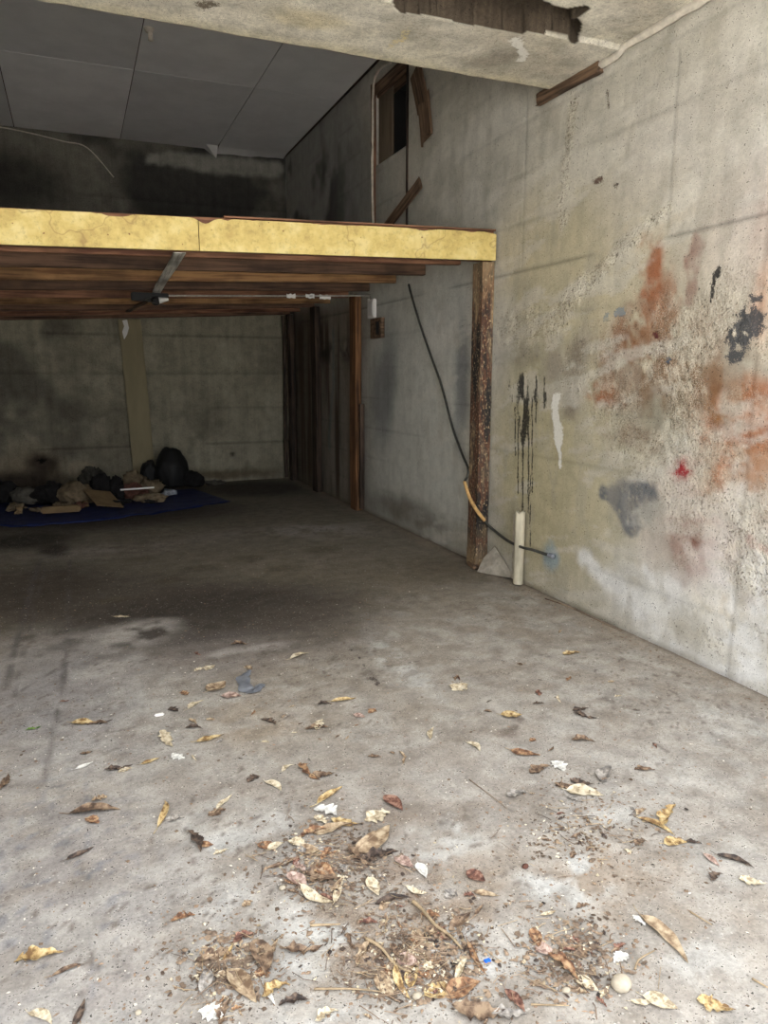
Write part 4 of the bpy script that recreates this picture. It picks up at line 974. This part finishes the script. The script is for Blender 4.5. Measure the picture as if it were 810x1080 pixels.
def put_leaf(x, y, L, ang, kind, mt, label, group=None, name='dry_leaf', seed=None, curl=1.0, cat='leaf', pos=None):
    """L = length in photo pixels"""
    p = FP(x, y) if pos is None else np.array(pos)
    depth = float(-(R.T @ (p-np.array([0, 0, H])))[2]); Lm = L*depth/F*1.12 if pos is None else L
    if pos is None:
        ca, sa = math.cos(math.radians(ang))*L/2, math.sin(math.radians(ang))*L/2
        Lm = min(float(np.linalg.norm(FP(x+ca, y-sa)-FP(x-ca, y+sa))), Lm*1.7)*1.25
    p[0] = min(p[0], WX-.03-Lm*.5)
    key = (kind, mt, seed if seed is not None else int(x*7+y*3) % 9, curl)
    if key not in cache:
        me = leaf_mesh(key[0], key[2], curl); me.materials.append(M[mt]); cache[key] = me
    o = bpy.data.objects.new(name, cache[key]); C.objects.link(o)
    o.location = (p[0], p[1], floor_z(p[0], p[1])+.0015); wy = 1.35 if abs(math.sin(math.radians(ang))) < .6 else .85
    o.scale = (Lm, Lm*wy, Lm*.8)
    # angle given in the picture plane; turn it into a heading on the floor
    q = FP(x+10*math.cos(math.radians(ang)), y-10*math.sin(math.radians(ang))) if pos is None else None
    o.rotation_euler = (0, 0, math.atan2(q[1]-p[1], q[0]-p[0]) if pos is None else ang)
    return tag(o, label, cat, group)
T, B, K, Y, O, E_, P, Wt, Gy, Gn, Pk = 'L_tan', 'L_brown', 'L_dark', 'L_yellow', 'L_orange', 'L_red', 'L_pale', 'L_white', 'L_grey', 'L_green', 'L_pink'
leaves = [
 (100, 857, 44, 5, 'lance', B, 'long olive-brown curled leaf with a hooked stem at left'),
 (97, 867, 12, -20, 'scrap', O, 'tiny orange scrap just below the long olive-brown leaf'),
 (170, 859, 24, 75, 'roll', Y, 'pale yellow curled leaf standing on edge, left of centre'),
 (184, 864, 16, 10, 'scrap', Gy, 'small grey scrap right of the pale yellow upright leaf'),
 (205, 889, 22, -60, 'ragged', K, 'dark crumpled leaf beside a small red-orange one'),
 (218, 891, 12, -5, 'oval', O, 'small red-orange oval leaf beside a dark crumpled one'),
 (85, 902, 26, 25, 'roll', K, 'dark comma-shaped curled leaf at left'),
 (193, 969, 22, 15, 'ragged', O, 'orange-brown leaf lying alone below the dark crumpled pair'),
 (41, 1010, 42, 12, 'ragged', Y, 'ragged yellow leaf at lower left'),
 (72, 1024, 30, 20, 'roll', B, 'brown and yellow folded leaf right of the ragged yellow one'),
 (83, 1068, 26, 65, 'lance', K, 'blackish narrow leaf at the bottom edge, lower left'),
 (42, 1074, 22, -25, 'lance', P, 'pale straw-like leaf at the bottom left edge'),
 (274, 1011, 32, -70, 'oval', B, 'brown oval leaf above the large tan leaf, bottom'),
 (255, 1039, 38, -50, 'oval', T, 'large flat tan leaf near the bottom, left of centre'),
 (215, 1033, 22, 80, 'oval', Gy, 'grey leaf left of the large flat tan leaf'),
 (222, 1071, 22, -20, 'scrap', Wt, 'bright white scrap at the bottom edge'),
 (238, 1068, 26, 70, 'ragged', B, 'brown leaf right of the bright white scrap'),
 (226, 1012, 34, 10, 'ragged', B, 'large dark clumped leaf in the lower left litter patch'),
 (240, 1003, 20, 60, 'roll', Y, 'yellow-brown sliver in the lower left litter patch'),
 (258, 990, 22, 20, 'ragged', E_, 'reddish leaf at the top of the lower left litter patch'),
 (237, 848, 18, 45, 'lance', P, 'pale sliver of leaf on the white floor patch'),
 (229, 858, 16, 20, 'scrap', B, 'brown tip below the pale sliver on the white patch'),
 (343, 858, 20, -15, 'scrap', Wt, 'white flat scrap in the middle of the floor'),
 (338, 866, 12, -40, 'scrap', P, 'cream scrap tucked under the white flat scrap'),
 (293, 913, 20, 20, 'roll', B, 'tightly curled glossy brown leaf'),
 (281, 895, 16, -20, 'oval', O, 'amber leaf above the tightly curled brown leaf'),
 (291, 894, 15, 25, 'oval', P, 'pale small leaf touching the amber leaf'),
 (350, 875, 34, 15, 'lance', T, 'long pale tan leaf lying beside an orange-brown one'),
 (331, 880, 24, 20, 'ragged', O, 'orange-brown leaf left of the long pale tan leaf'),
 (325, 899, 20, 0, 'oval', T, 'tan leaf below the orange-brown one'),
 (313, 891, 16, -15, 'scrap', P, 'cream scrap between the amber and tan leaves'),
 (344, 918, 18, -30, 'oval', O, 'bright orange leaf on a dark clump'),
 (341, 926, 30, -10, 'ragged', B, 'dark brown clump under the bright orange leaf'),
 (313, 932, 22, -45, 'oval', Pk, 'pinkish leaf at the centre of the litter'),
 (335, 944, 32, -25, 'lance', P, 'cream curved leaf below the pinkish leaf'),
 (357, 941, 22, 70, 'lance', P, 'upright cream sliver right of the cream curved leaf'),
 (316, 916, 12, -40, 'scrap', Pk, 'pale pink scrap above the pinkish leaf'),
 (364, 868, 24, -10, 'ragged', Y, 'crumpled yellow-brown leaf right of the white flat scrap'),
 (393, 886, 38, 40, 'oval', T, 'large greyish tan leaf in the centre litter'),
 (398, 862, 22, 20, 'scrap', P, 'cream torn scrap above the large greyish tan leaf'),
 (348, 840, 26, 35, 'roll', Y, 'rolled yellowish leaf above the white flat scrap'),
 (291, 1045, 26, 25, 'ragged', Y, 'pale yellow torn leaf right of the large flat tan leaf'),
 (284, 1050, 20, -60, 'lance', Wt, 'white sliver under the pale yellow torn leaf'),
 (310, 1058, 26, 10, 'ragged', K, 'dark leaf mush near the bottom, left of the long straw'),
 (345, 1072, 22, 25, 'ragged', P, 'pale star-like torn leaf at the bottom edge'),
 (394, 937, 18, -60, 'oval', Gn if False else P, 'pale greenish-cream leaf in the centre litter'),
 (407, 1040, 28, -60, 'oval', T, 'tan leaf left of the curved yellow strip, bottom'),
 (425, 1037, 32, -65, 'lance', Y, 'curved pale yellow strip of leaf, bottom centre'),
 (437, 1029, 24, 70, 'oval', Y, 'yellow upright leaf right of the curved strip'),
 (461, 1043, 24, 30, 'oval', Y, 'brightest yellow leaf at the bottom centre'),
 (489, 1044, 32, 25, 'oval', O, 'pale orange leaf right of the brightest yellow leaf'),
 (503, 1011, 32, -60, 'roll', O, 'orange-brown rolled leaf left of the blue plastic bit'),
 (543, 1056, 26, -50, 'oval', E_, 'dark red-brown leaf at the bottom, right of centre'),
 (537, 1070, 30, 0, 'ragged', Gy, 'grey leaf under the dark red-brown leaf'),
 (505, 1064, 46, -5, 'ragged', B, 'broad brown leaf at the bottom edge'),
 (487, 1022, 24, 65, 'lance', P, 'pale forked leaf above the pale orange leaf'),
 (452, 1025, 20, -30, 'oval', O, 'small orange leaf above the brightest yellow leaf'),
 (430, 1014, 20, -20, 'oval', Pk, 'pink-grey leaf above the yellow upright leaf'),
 (440, 939, 20, -15, 'lance', P, 'cream bent leaf near the end of the long diagonal stem'),
 (445, 919, 15, -60, 'oval', Wt, 'small white leaf right of the centre litter'),
 (426, 910, 18, -30, 'oval', Pk, 'pink-tan leaf left of the small white leaf'),
 (415, 848, 20, -40, 'oval', E_, 'reddish leaf above the centre litter'),
 (502, 925, 18, -30, 'oval', E_, 'dark reddish leaf lying on pale floor, centre'),
 (513, 943, 22, -10, 'lance', T, 'tan sliver below the dark reddish leaf'),
 (485, 970, 22, 30, 'lance', B, 'brown pointed leaf right of the long diagonal stem'),
 (594, 1022, 36, -45, 'ragged', O, 'big crumpled amber-brown leaf at the bottom right'),
 (565, 990, 18, -70, 'oval', O, 'orange-tan leaf above the big crumpled amber leaf'),
 (618, 1038, 24, -30, 'oval', P, 'cream leaf right of the big crumpled amber leaf'),
 (575, 1000, 20, -20, 'oval', Pk, 'pinkish tan leaf above the big crumpled amber leaf'),
 (546, 838, 18, 10, 'ragged', Gy, 'grey-brown leaf in the middle right of the floor'),
 (692, 872, 34, -25, 'roll', Y, 'golden curled leaf, largest of the golden trio at right'),
 (706, 861, 22, 60, 'ragged', Y, 'golden upright leaf behind the largest of the golden trio'),
 (713, 889, 20, 5, 'oval', Y, 'small golden leaf, lowest of the golden trio'),
 (732, 888, 14, -10, 'ragged', K, 'tiny dark crumpled leaf right of the golden trio'),
 (775, 910, 34, -20, 'roll', K, 'dark brown rolled leaf at the right side'),
 (750, 907, 18, -40, 'oval', Pk, 'pinkish leaf left of the dark brown rolled leaf'),
 (756, 926, 12, 30, 'ragged', K, 'blackish nub below the pinkish leaf at right'),
 (794, 931, 24, -10, 'ragged', P, 'cream crumpled leaf at the right edge'),
 (699, 990, 58, -45, 'lance', T, 'largest tan leaf, lying diagonally at lower right'),
 (674, 971, 14, -40, 'scrap', Wt, 'whitish tip above the largest diagonal tan leaf'),
 (696, 1057, 32, -20, 'oval', P, 'cream leaf at the lower right near the white stone'),
 (677, 1055, 20, 10, 'lance', P, 'narrow pale leaf left of the cream leaf at lower right'),
 (755, 1061, 34, -15, 'ragged', Y, 'mottled yellow and black leaf at the bottom right'),
 (617, 837, 32, -8, 'oval', P, 'pale oval leaf with dark ones behind it, right of centre'),
 (598, 829, 22, -10, 'ragged', B, 'brown leaf left of the pale oval leaf'),
 (614, 826, 20, -10, 'ragged', K, 'dark leaf behind the pale oval leaf'),
 (606, 843, 16, -20, 'ragged', Gy, 'grey crumpled leaf under the pale oval leaf'),
 (655, 1011, 14, 30, 'scrap', Wt, 'whitish scrap above the white stone'),
 (539, 754, 18, 0, 'oval', Y, 'small flat yellow leaf alone on the right floor'),
 (554, 794, 26, -12, 'lance', O, 'pointed orange leaf alone on the right floor'),
 (485, 725, 14, 25, 'scrap', P, 'cream folded scrap far up the right floor'),
 (603, 690, 15, 5, 'ragged', Y, 'ochre leaf far up near the right wall'),
 (570, 812, 18, 20, 'ragged', B, 'brown mottled leaf left of a white triangle scrap'),
 (588, 808, 14, -35, 'scrap', Wt, 'white triangle scrap on the right floor'),
 (640, 817, 16, 60, 'oval', Gy, 'grey rounded leaf right of the pale oval leaf'),
 (615, 781, 20, -5, 'ragged', B, 'flat brown leaf above the pale oval leaf'),
 (617, 754, 20, -15, 'ragged', K, 'dark shrivelled leaf high on the right floor'),
 (612, 748, 14, 10, 'ragged', K, 'blackish sprig behind the dark shrivelled leaf'),
 (456, 774, 12, 75, 'lance', P, 'pale upright sliver in mid floor'),
 (499, 788, 14, -35, 'lance', P, 'pale thin sliver left of the pointed orange leaf'),
 (568, 742, 10, 0, 'ragged', K, 'tiny dark leaf right of the small flat yellow leaf'),
 (680, 812, 18, 0, 'ragged', B, 'brown stain-like flat leaf at the right'),
 (229, 725, 17, 30, 'oval', T, 'rounded tan leaf left of the grey-blue plastic'),
 (244, 734, 17, 0, 'oval', Pk, 'pinkish tan leaf just below the grey-blue plastic'),
 (207, 743, 15, 30, 'lance', P, 'cream sliver left of the rounded tan leaf'),
 (210, 707, 8, 20, 'scrap', P, 'tiny cream scrap above the rounded tan leaf'),
 (222, 705, 9, 30, 'scrap', P, 'tiny cream sliver above the rounded tan leaf'),
 (362, 738, 22, 8, 'roll', Y, 'ochre curled leaf in mid floor'),
 (342, 743, 12, 0, 'ragged', K, 'dark round leaf left of the ochre curled leaf'),
 (316, 692, 17, 18, 'lance', P, 'pale stick-like leaf on the darker floor'),
 (252, 680, 14, 0, 'ragged', B, 'brown leaf on the dark floor stain'),
 (222, 779, 24, 15, 'lance', Y, 'olive-yellow narrow leaf left of centre'),
 (283, 762, 14, -20, 'ragged', K, 'small dark leaf below the grey-blue plastic'),
 (334, 769, 20, 5, 'ragged', B, 'brown leaf with a cream scrap on it, mid floor'),
 (337, 765, 10, 60, 'scrap', P, 'cream scrap on the brown leaf in mid floor'),
 (326, 815, 22, -40, 'ragged', O, 'orange-tan crumpled leaf in mid floor'),
 (341, 818, 20, 5, 'ragged', B, 'brown leaf touching the orange-tan crumpled leaf'),
 (304, 811, 12, 30, 'lance', P, 'cream sliver left of the orange-tan crumpled leaf'),
 (268, 823, 12, 25, 'scrap', K, 'dark angular scrap, mid floor'),
 (288, 830, 16, -30, 'lance', P, 'cream split leaf below the dark angular scrap'),
 (379, 756, 10, -15, 'oval', Pk, 'small pinkish leaf below the ochre curled leaf'),
 (395, 799, 12, 0, 'ragged', B, 'brown upright crumb of leaf, mid floor'),
 (87, 762, 20, 0, 'oval', Y, 'golden-tan leaf at the left floor'),
 (103, 764, 18, 5, 'ragged', B, 'brown crumbled leaf right of the golden-tan leaf'),
 (178, 780, 18, -60, 'ragged', P, 'cream crumpled leaf left of the olive-yellow leaf'),
 (188, 798, 11, -20, 'scrap', Wt, 'white cornered scrap below the cream crumpled leaf'),
 (159, 803, 17, 20, 'lance', Y, 'yellow forked leaf left of the white cornered scrap'),
 (125, 810, 24, 10, 'ragged', K, 'clump of dark brown leaf at left'),
 (132, 813, 12, 20, 'scrap', P, 'cream rim on the dark clump at left'),
 (89, 808, 16, 20, 'lance', Wt, 'whitish narrow leaf at the left floor'),
 (91, 794, 12, 10, 'ragged', B, 'small brown leaf above the whitish narrow leaf'),
 (35, 768, 14, 15, 'ragged', Gn, 'only green leaf, far left'),
 (68, 739, 9, 10, 'ragged', E_, 'tiny reddish leaf near the tyre track'),
 (4, 826, 16, 60, 'ragged', B, 'brown leaf cut by the left edge'),
 (105, 844, 14, 15, 'scrap', T, 'tan scrap above the long olive-brown leaf'),
 (129, 651, 14, 0, 'lance', P, 'pale straw on the dark wet floor'),
 (204, 768, 14, 0, 'ragged', K, 'dark leaf left of the olive-yellow narrow leaf'),
 (380, 905, 26, -40, 'ragged', B, 'brown leaf lying across the centre clump'),
 (402, 902, 30, 10, 'ragged', K, 'dark brown crushed leaf under the large greyish tan leaf'),
 (415, 952, 32, 10, 'roll', K, 'black-brown rolled leaf left of the diagonal stem'),
 (463, 985, 24, -30, 'ragged', B, 'brown crushed leaf under the diagonal stem'),
 (320, 1000, 34, 5, 'ragged', B, 'wide brown crumbled leaf at lower centre'),
 (385, 1006, 26, 60, 'ragged', T, 'tan leaf at the lower centre litter'),
 (388, 975, 18, 0, 'ragged', E_, 'red-brown nub above the lower centre litter'),
]
for i, (x, y, L, a, k, mt, lb) in enumerate(leaves): put_leaf(x, y, L, a, k, mt, lb, 'dry leaves scattered over the floor')
# smaller look-alikes, clustered as the litter is
clusters = [
 ((440, 1010), (70, 44), 80, 'shrivelled leaf fragment in the thick litter at the bottom centre', 'fragments in the bottom centre litter', (7, 18)),
 ((240, 1020), (40, 34), 26, 'small leaf fragment in the litter patch at the lower left', 'fragments in the lower left patch', (7, 14)),
 ((350, 915), (60, 34), 36, 'small leaf fragment in the litter at the floor centre', 'fragments in the centre litter', (6, 14)),
 ((600, 1010), (46, 40), 30, 'small leaf fragment around the crumpled amber leaf at the bottom right', 'fragments at the bottom right', (6, 14)),
 ((620, 880), (60, 36), 22, 'small leaf fragment on the right floor below the pale oval leaf', 'fragments on the right floor', (5, 10)),
 ((250, 770), (150, 50), 24, 'tiny leaf fragment on the left middle floor', 'fragments on the middle floor', (4, 8)),
 ((560, 750), (110, 60), 22, 'tiny leaf fragment on the right middle floor', 'fragments on the right middle floor', (4, 8)),
]
cols = [(B, 'brown'), (B, 'brown'), (K, 'dark brown'), (T, 'tan'), (P, 'cream'), (E_, 'reddish'), (Gy, 'grey'), (O, 'orange-brown'), (T, 'tan')]
for (cx_, cy_), (sx, sy), n, lb, gp, (l0, l1) in clusters:
    for i in range(n):
        x = rnd.gauss(cx_, sx*.6); y = min(1078, rnd.gauss(cy_, sy*.6)); mt_, cn = rnd.choice(cols)
        put_leaf(x, y, rnd.uniform(l0, l1), rnd.uniform(-70, 70), rnd.choice(['scrap', 'ragged', 'ragged', 'roll', 'lance']), mt_, cn+' '+lb, cn+' '+gp, 'leaf_fragment', seed=rnd.randrange(6), cat='leaf fragment')
# flakes past counting, lying in the same drifts
def flakes(name, n, mt, label, seed, s0, s1):
    r = np.random.RandomState(seed); Vv = []; Ff = []
    wts = np.array([1, .55, .6, .5, .25, 0, 0]); wts /= wts.sum()
    for k in range(n):
        ci = r.choice(len(clusters), p=wts); (cx_, cy_), (sx, sy) = clusters[ci][:2]
        p = FP(r.normal(cx_, sx*.6), min(1090, r.normal(cy_, sy*.6))); s_ = r.uniform(s0, s1); a = r.uniform(0, 6.3); z = floor_z(p[0], p[1])+.001
        b0 = len(Vv); m_ = r.randint(5, 8); Vv.append((p[0], p[1], z+s_*r.uniform(.1, .5)))
        el = r.uniform(.25, .9)
        for q in range(m_):
            t = 2*math.pi*q/m_; rr_ = s_*r.uniform(.6, 1.1); X, Y = rr_*math.cos(t), rr_*math.sin(t)*el
            Vv.append((p[0]+X*math.cos(a)-Y*math.sin(a), p[1]+X*math.sin(a)+Y*math.cos(a), z+s_*abs(r.normal(0, .22))))
        Ff += [(b0, b0+1+q, b0+1+(q+1) % m_) for q in range(m_)]
    me = bpy.data.meshes.new(name); me.from_pydata(Vv, [], Ff)
    tag(link(name, me, mt), label, 'litter', kind='stuff')
def twigs(name, n, mt, label, seed):
    r = np.random.RandomState(seed); bm = bmesh.new()
    for k in range(n):
        (cx_, cy_), (sx, sy) = clusters[r.choice([0, 0, 0, 1, 2, 2, 3, 4])][:2]
        p = FP(r.normal(cx_, sx*.7), min(1085, r.normal(cy_, sy*.7))); L = r.uniform(.02, .075); a = r.uniform(0, 6.3); z = floor_z(p[0], p[1])+.003
        q = [(p[0]+L*(t-.5)*math.cos(a)+r.normal(0, .002), p[1]+L*(t-.5)*math.sin(a)+r.normal(0, .002), z+abs(r.normal(0, .003))) for t in (0, .5, 1)]
        tube_bm(q, r.uniform(.0006, .0014), 4, bm, sub=1)
    tag(bm_obj(name, bm, mt), label, 'litter', kind='stuff')
twigs('dark_twigs', 260, 'L_brown', 'thin dark leaf stalks tangled in the floor litter', 6)
twigs('pale_twigs', 130, 'stem', 'thin pale leaf stalks tangled in the floor litter', 7)
flakes('leaf_flakes', 2000, 'flake', 'crushed brown leaf flakes drifted in the floor litter', 3, .004, .013)
flakes('dark_flakes', 260, 'L_dark', 'crushed dark leaf flakes drifted in the floor litter', 4, .004, .012)
flakes('pale_flakes', 600, 'L_pale', 'crushed cream leaf flakes drifted in the floor litter', 5, .003, .009)
# stems and straws
def stem(pts, r_, label, mt='stem', cat='straw', name='straw'):
    P_ = []
    for k, (x, y) in enumerate(pts):
        p = FP(x, y); P_.append((p[0]+rnd.uniform(-1, 1)*r_, p[1]+rnd.uniform(-1, 1)*r_, floor_z(p[0], p[1])+r_*1.1+.004*(k % 2)))
    bm = tube_bm(P_, r_, 6, radii=[r_*(1-.5*k/(len(P_)-1)) for k in range(len(P_))])
    tag(bm_obj(name, bm, mt, smooth=True), label, cat, 'stems and straws on the floor')
stem([(434, 952), (446, 962), (460, 976), (474, 990), (486, 1003)], .006, 'long diagonal tan stem at the lower centre')
stem([(384, 992), (402, 1002), (418, 1018), (434, 1028)], .005, 'tan stem left of the curved yellow strip')
stem([(332, 1045), (370, 1046), (404, 1047)], .003, 'long straight straw at the bottom centre')
stem([(328, 977), (358, 977)], .004, 'short thick pale straw left of the centre')
stem([(668, 1023), (673, 1014), (690, 1003)], .003, 'thin bent straw at the lower right')
stem([(793, 1033), (812, 1044)], .003, 'pale straw at the right edge')
stem([(727, 962), (750, 978)], .0025, 'thin grey twig right of the largest diagonal leaf')
stem([(560, 1060), (600, 1062)], .0025, 'thin straw right of the dark red-brown leaf')
stem([(600, 632), (640, 655), (670, 668), (700, 680)], .005, 'dry vine lying along the foot of the right wall', 'L_brown')
stem([(575, 632), (600, 641), (630, 655), (655, 667)], .004, 'thin dry vine stalk by the wall near the pipe stub', 'L_brown')
stem([(495, 822), (520, 842), (535, 852)], .0018, 'hair-thin twig in the middle right of the floor', 'L_brown')
stem([(105, 764), (118, 760)], .003, 'dark twig beside the golden-tan leaf', 'L_dark')
# white stone, blue bit, film
o = blob('white_stone', *FP(655, 1041)[:2], .0, .026, .024, .022, 'stone', 3, .06, sub=3); o.location.z = floor_z(*FP(655, 1041)[:2])+.0; tag(o, 'round white stone at the lower right', 'stone')
p = FP(514, 1014); o = bm_obj('plastic_scrap', box_bm(-.009, .009, -.006, .006, 0, .006, .002), 'blue', None, (p[0], p[1], floor_z(p[0], p[1])+.001)); tag(o, 'tiny bright blue plastic scrap', 'plastic')
p = FP(168, 755); o = bm_obj('styrofoam_scrap', box_bm(-.022, .022, -.01, .01, 0, .012, .005), 'whitebox', None, (p[0], p[1], floor_z(p[0], p[1])+.001)); tag(o, 'bright white foam scrap on the left floor', 'foam')
for (x, y, r_, lb) in ((554, 914, .012, 'small reddish pebble on pale floor'), (298, 938, .011, 'small white pebble left of the pinkish leaf'), (440, 1052, .014, 'cream pebble in the bottom centre litter'), (146, 1068, .009, 'small cream pebble near the bottom left'), (597, 1046, .012, 'pale pebble below the crumpled amber leaf')):
    p = FP(x, y); o = blob('pebble', p[0], p[1], floor_z(p[0], p[1]), r_, r_*.8, r_*.7, 'cloth_pink' if 'reddish' in lb else 'stone', int(x), .1, sub=2); tag(o, lb, 'pebble')
bm = bmesh.new(); path = [FP(263, 708), FP(256, 716), FP(260, 728), FP(268, 730), FP(277, 722)]
n = 26; rows = []
for i in range(n+1):
    q = lerp_path(path, i/n); wd = .010+.016*math.sin(math.pi*i/n)+.016*float(vn(i*.7, 2))
    tdir = lerp_path(path, min(1, i/n+.03))-lerp_path(path, max(0, i/n-.03)); tdir /= np.linalg.norm(tdir)+1e-9
    rows.append([bm.verts.new((q[0]-tdir[1]*wd*k, q[1]+tdir[0]*wd*k, floor_z(q[0], q[1])+.004+.018*abs(float(fbm(i*.4, k*2, 3, 4))-.3)*(1.5-abs(k)))) for k in (-1, -.5, 0, .5, 1)])
for i in range(n):
    for k in range(4): bm.faces.new((rows[i][k], rows[i+1][k], rows[i+1][k+1], rows[i][k+1]))
tag(bm_obj('plastic_film', bm, 'film', smooth=True), 'crumpled V-shaped piece of grey-blue plastic on the floor', 'plastic')

# crumbs nobody could count
def crumbs(name, n, mt, label, size, seed, dens):
    r = np.random.RandomState(seed); Vv = []; Ff = []; k = 0
    while k < n:
        x = r.uniform(LX+.1, WX-.05); y = r.uniform(1.0, 7.5)
        if r.rand() > dens(x, y): continue
        s_ = size*(.22+1.5*r.rand()**3); z = floor_z(x, y); a = r.uniform(0, 6.3); e = r.uniform(.15, .9)
        ca, sa = math.cos(a)*s_, math.sin(a)*s_; b0 = len(Vv)
        Vv += [(x+ca, y+sa, z), (x-sa*e, y+ca*e, z+.0005), (x-ca, y-sa, z), (x+sa*e, y-ca*e, z), (x+ca*.1, y, z+s_*r.uniform(.2, .5))]
        Ff += [(b0, b0+1, b0+4), (b0+1, b0+2, b0+4), (b0+2, b0+3, b0+4), (b0+3, b0, b0+4)]; k += 1
    me = bpy.data.meshes.new(name); me.from_pydata(Vv, [], Ff)
    tag(link(name, me, mt), label, 'litter', kind='stuff')
pc = [FP(*c_[0])[:2] for c_ in clusters[:5]]
def dn(x, y):
    d_ = min(math.hypot(x-q[0], (y-q[1])) for q in pc); return .05+.95*math.exp(-(d_/.28)**2)
crumbs('leaf_crumbs', 9000, 'grit', 'brown crumbs of broken leaf spread through the floor litter', .0055, 1, dn)
crumbs('pale_grit', 2600, 'grit2', 'pale grit and plaster crumbs on the floor', .0038, 2, lambda x, y: (.35+.65*math.exp(-((x-.3)/.9)**2))*(1 if y < 3.6 else .35))
def dw(x, y): return math.exp(-((WX-x)/.12)**2)*(1 if y < 4.9 else .4)
crumbs('wall_debris', 1300, 'grit', 'brown debris gathered along the foot of the right wall', .006, 4, dw)
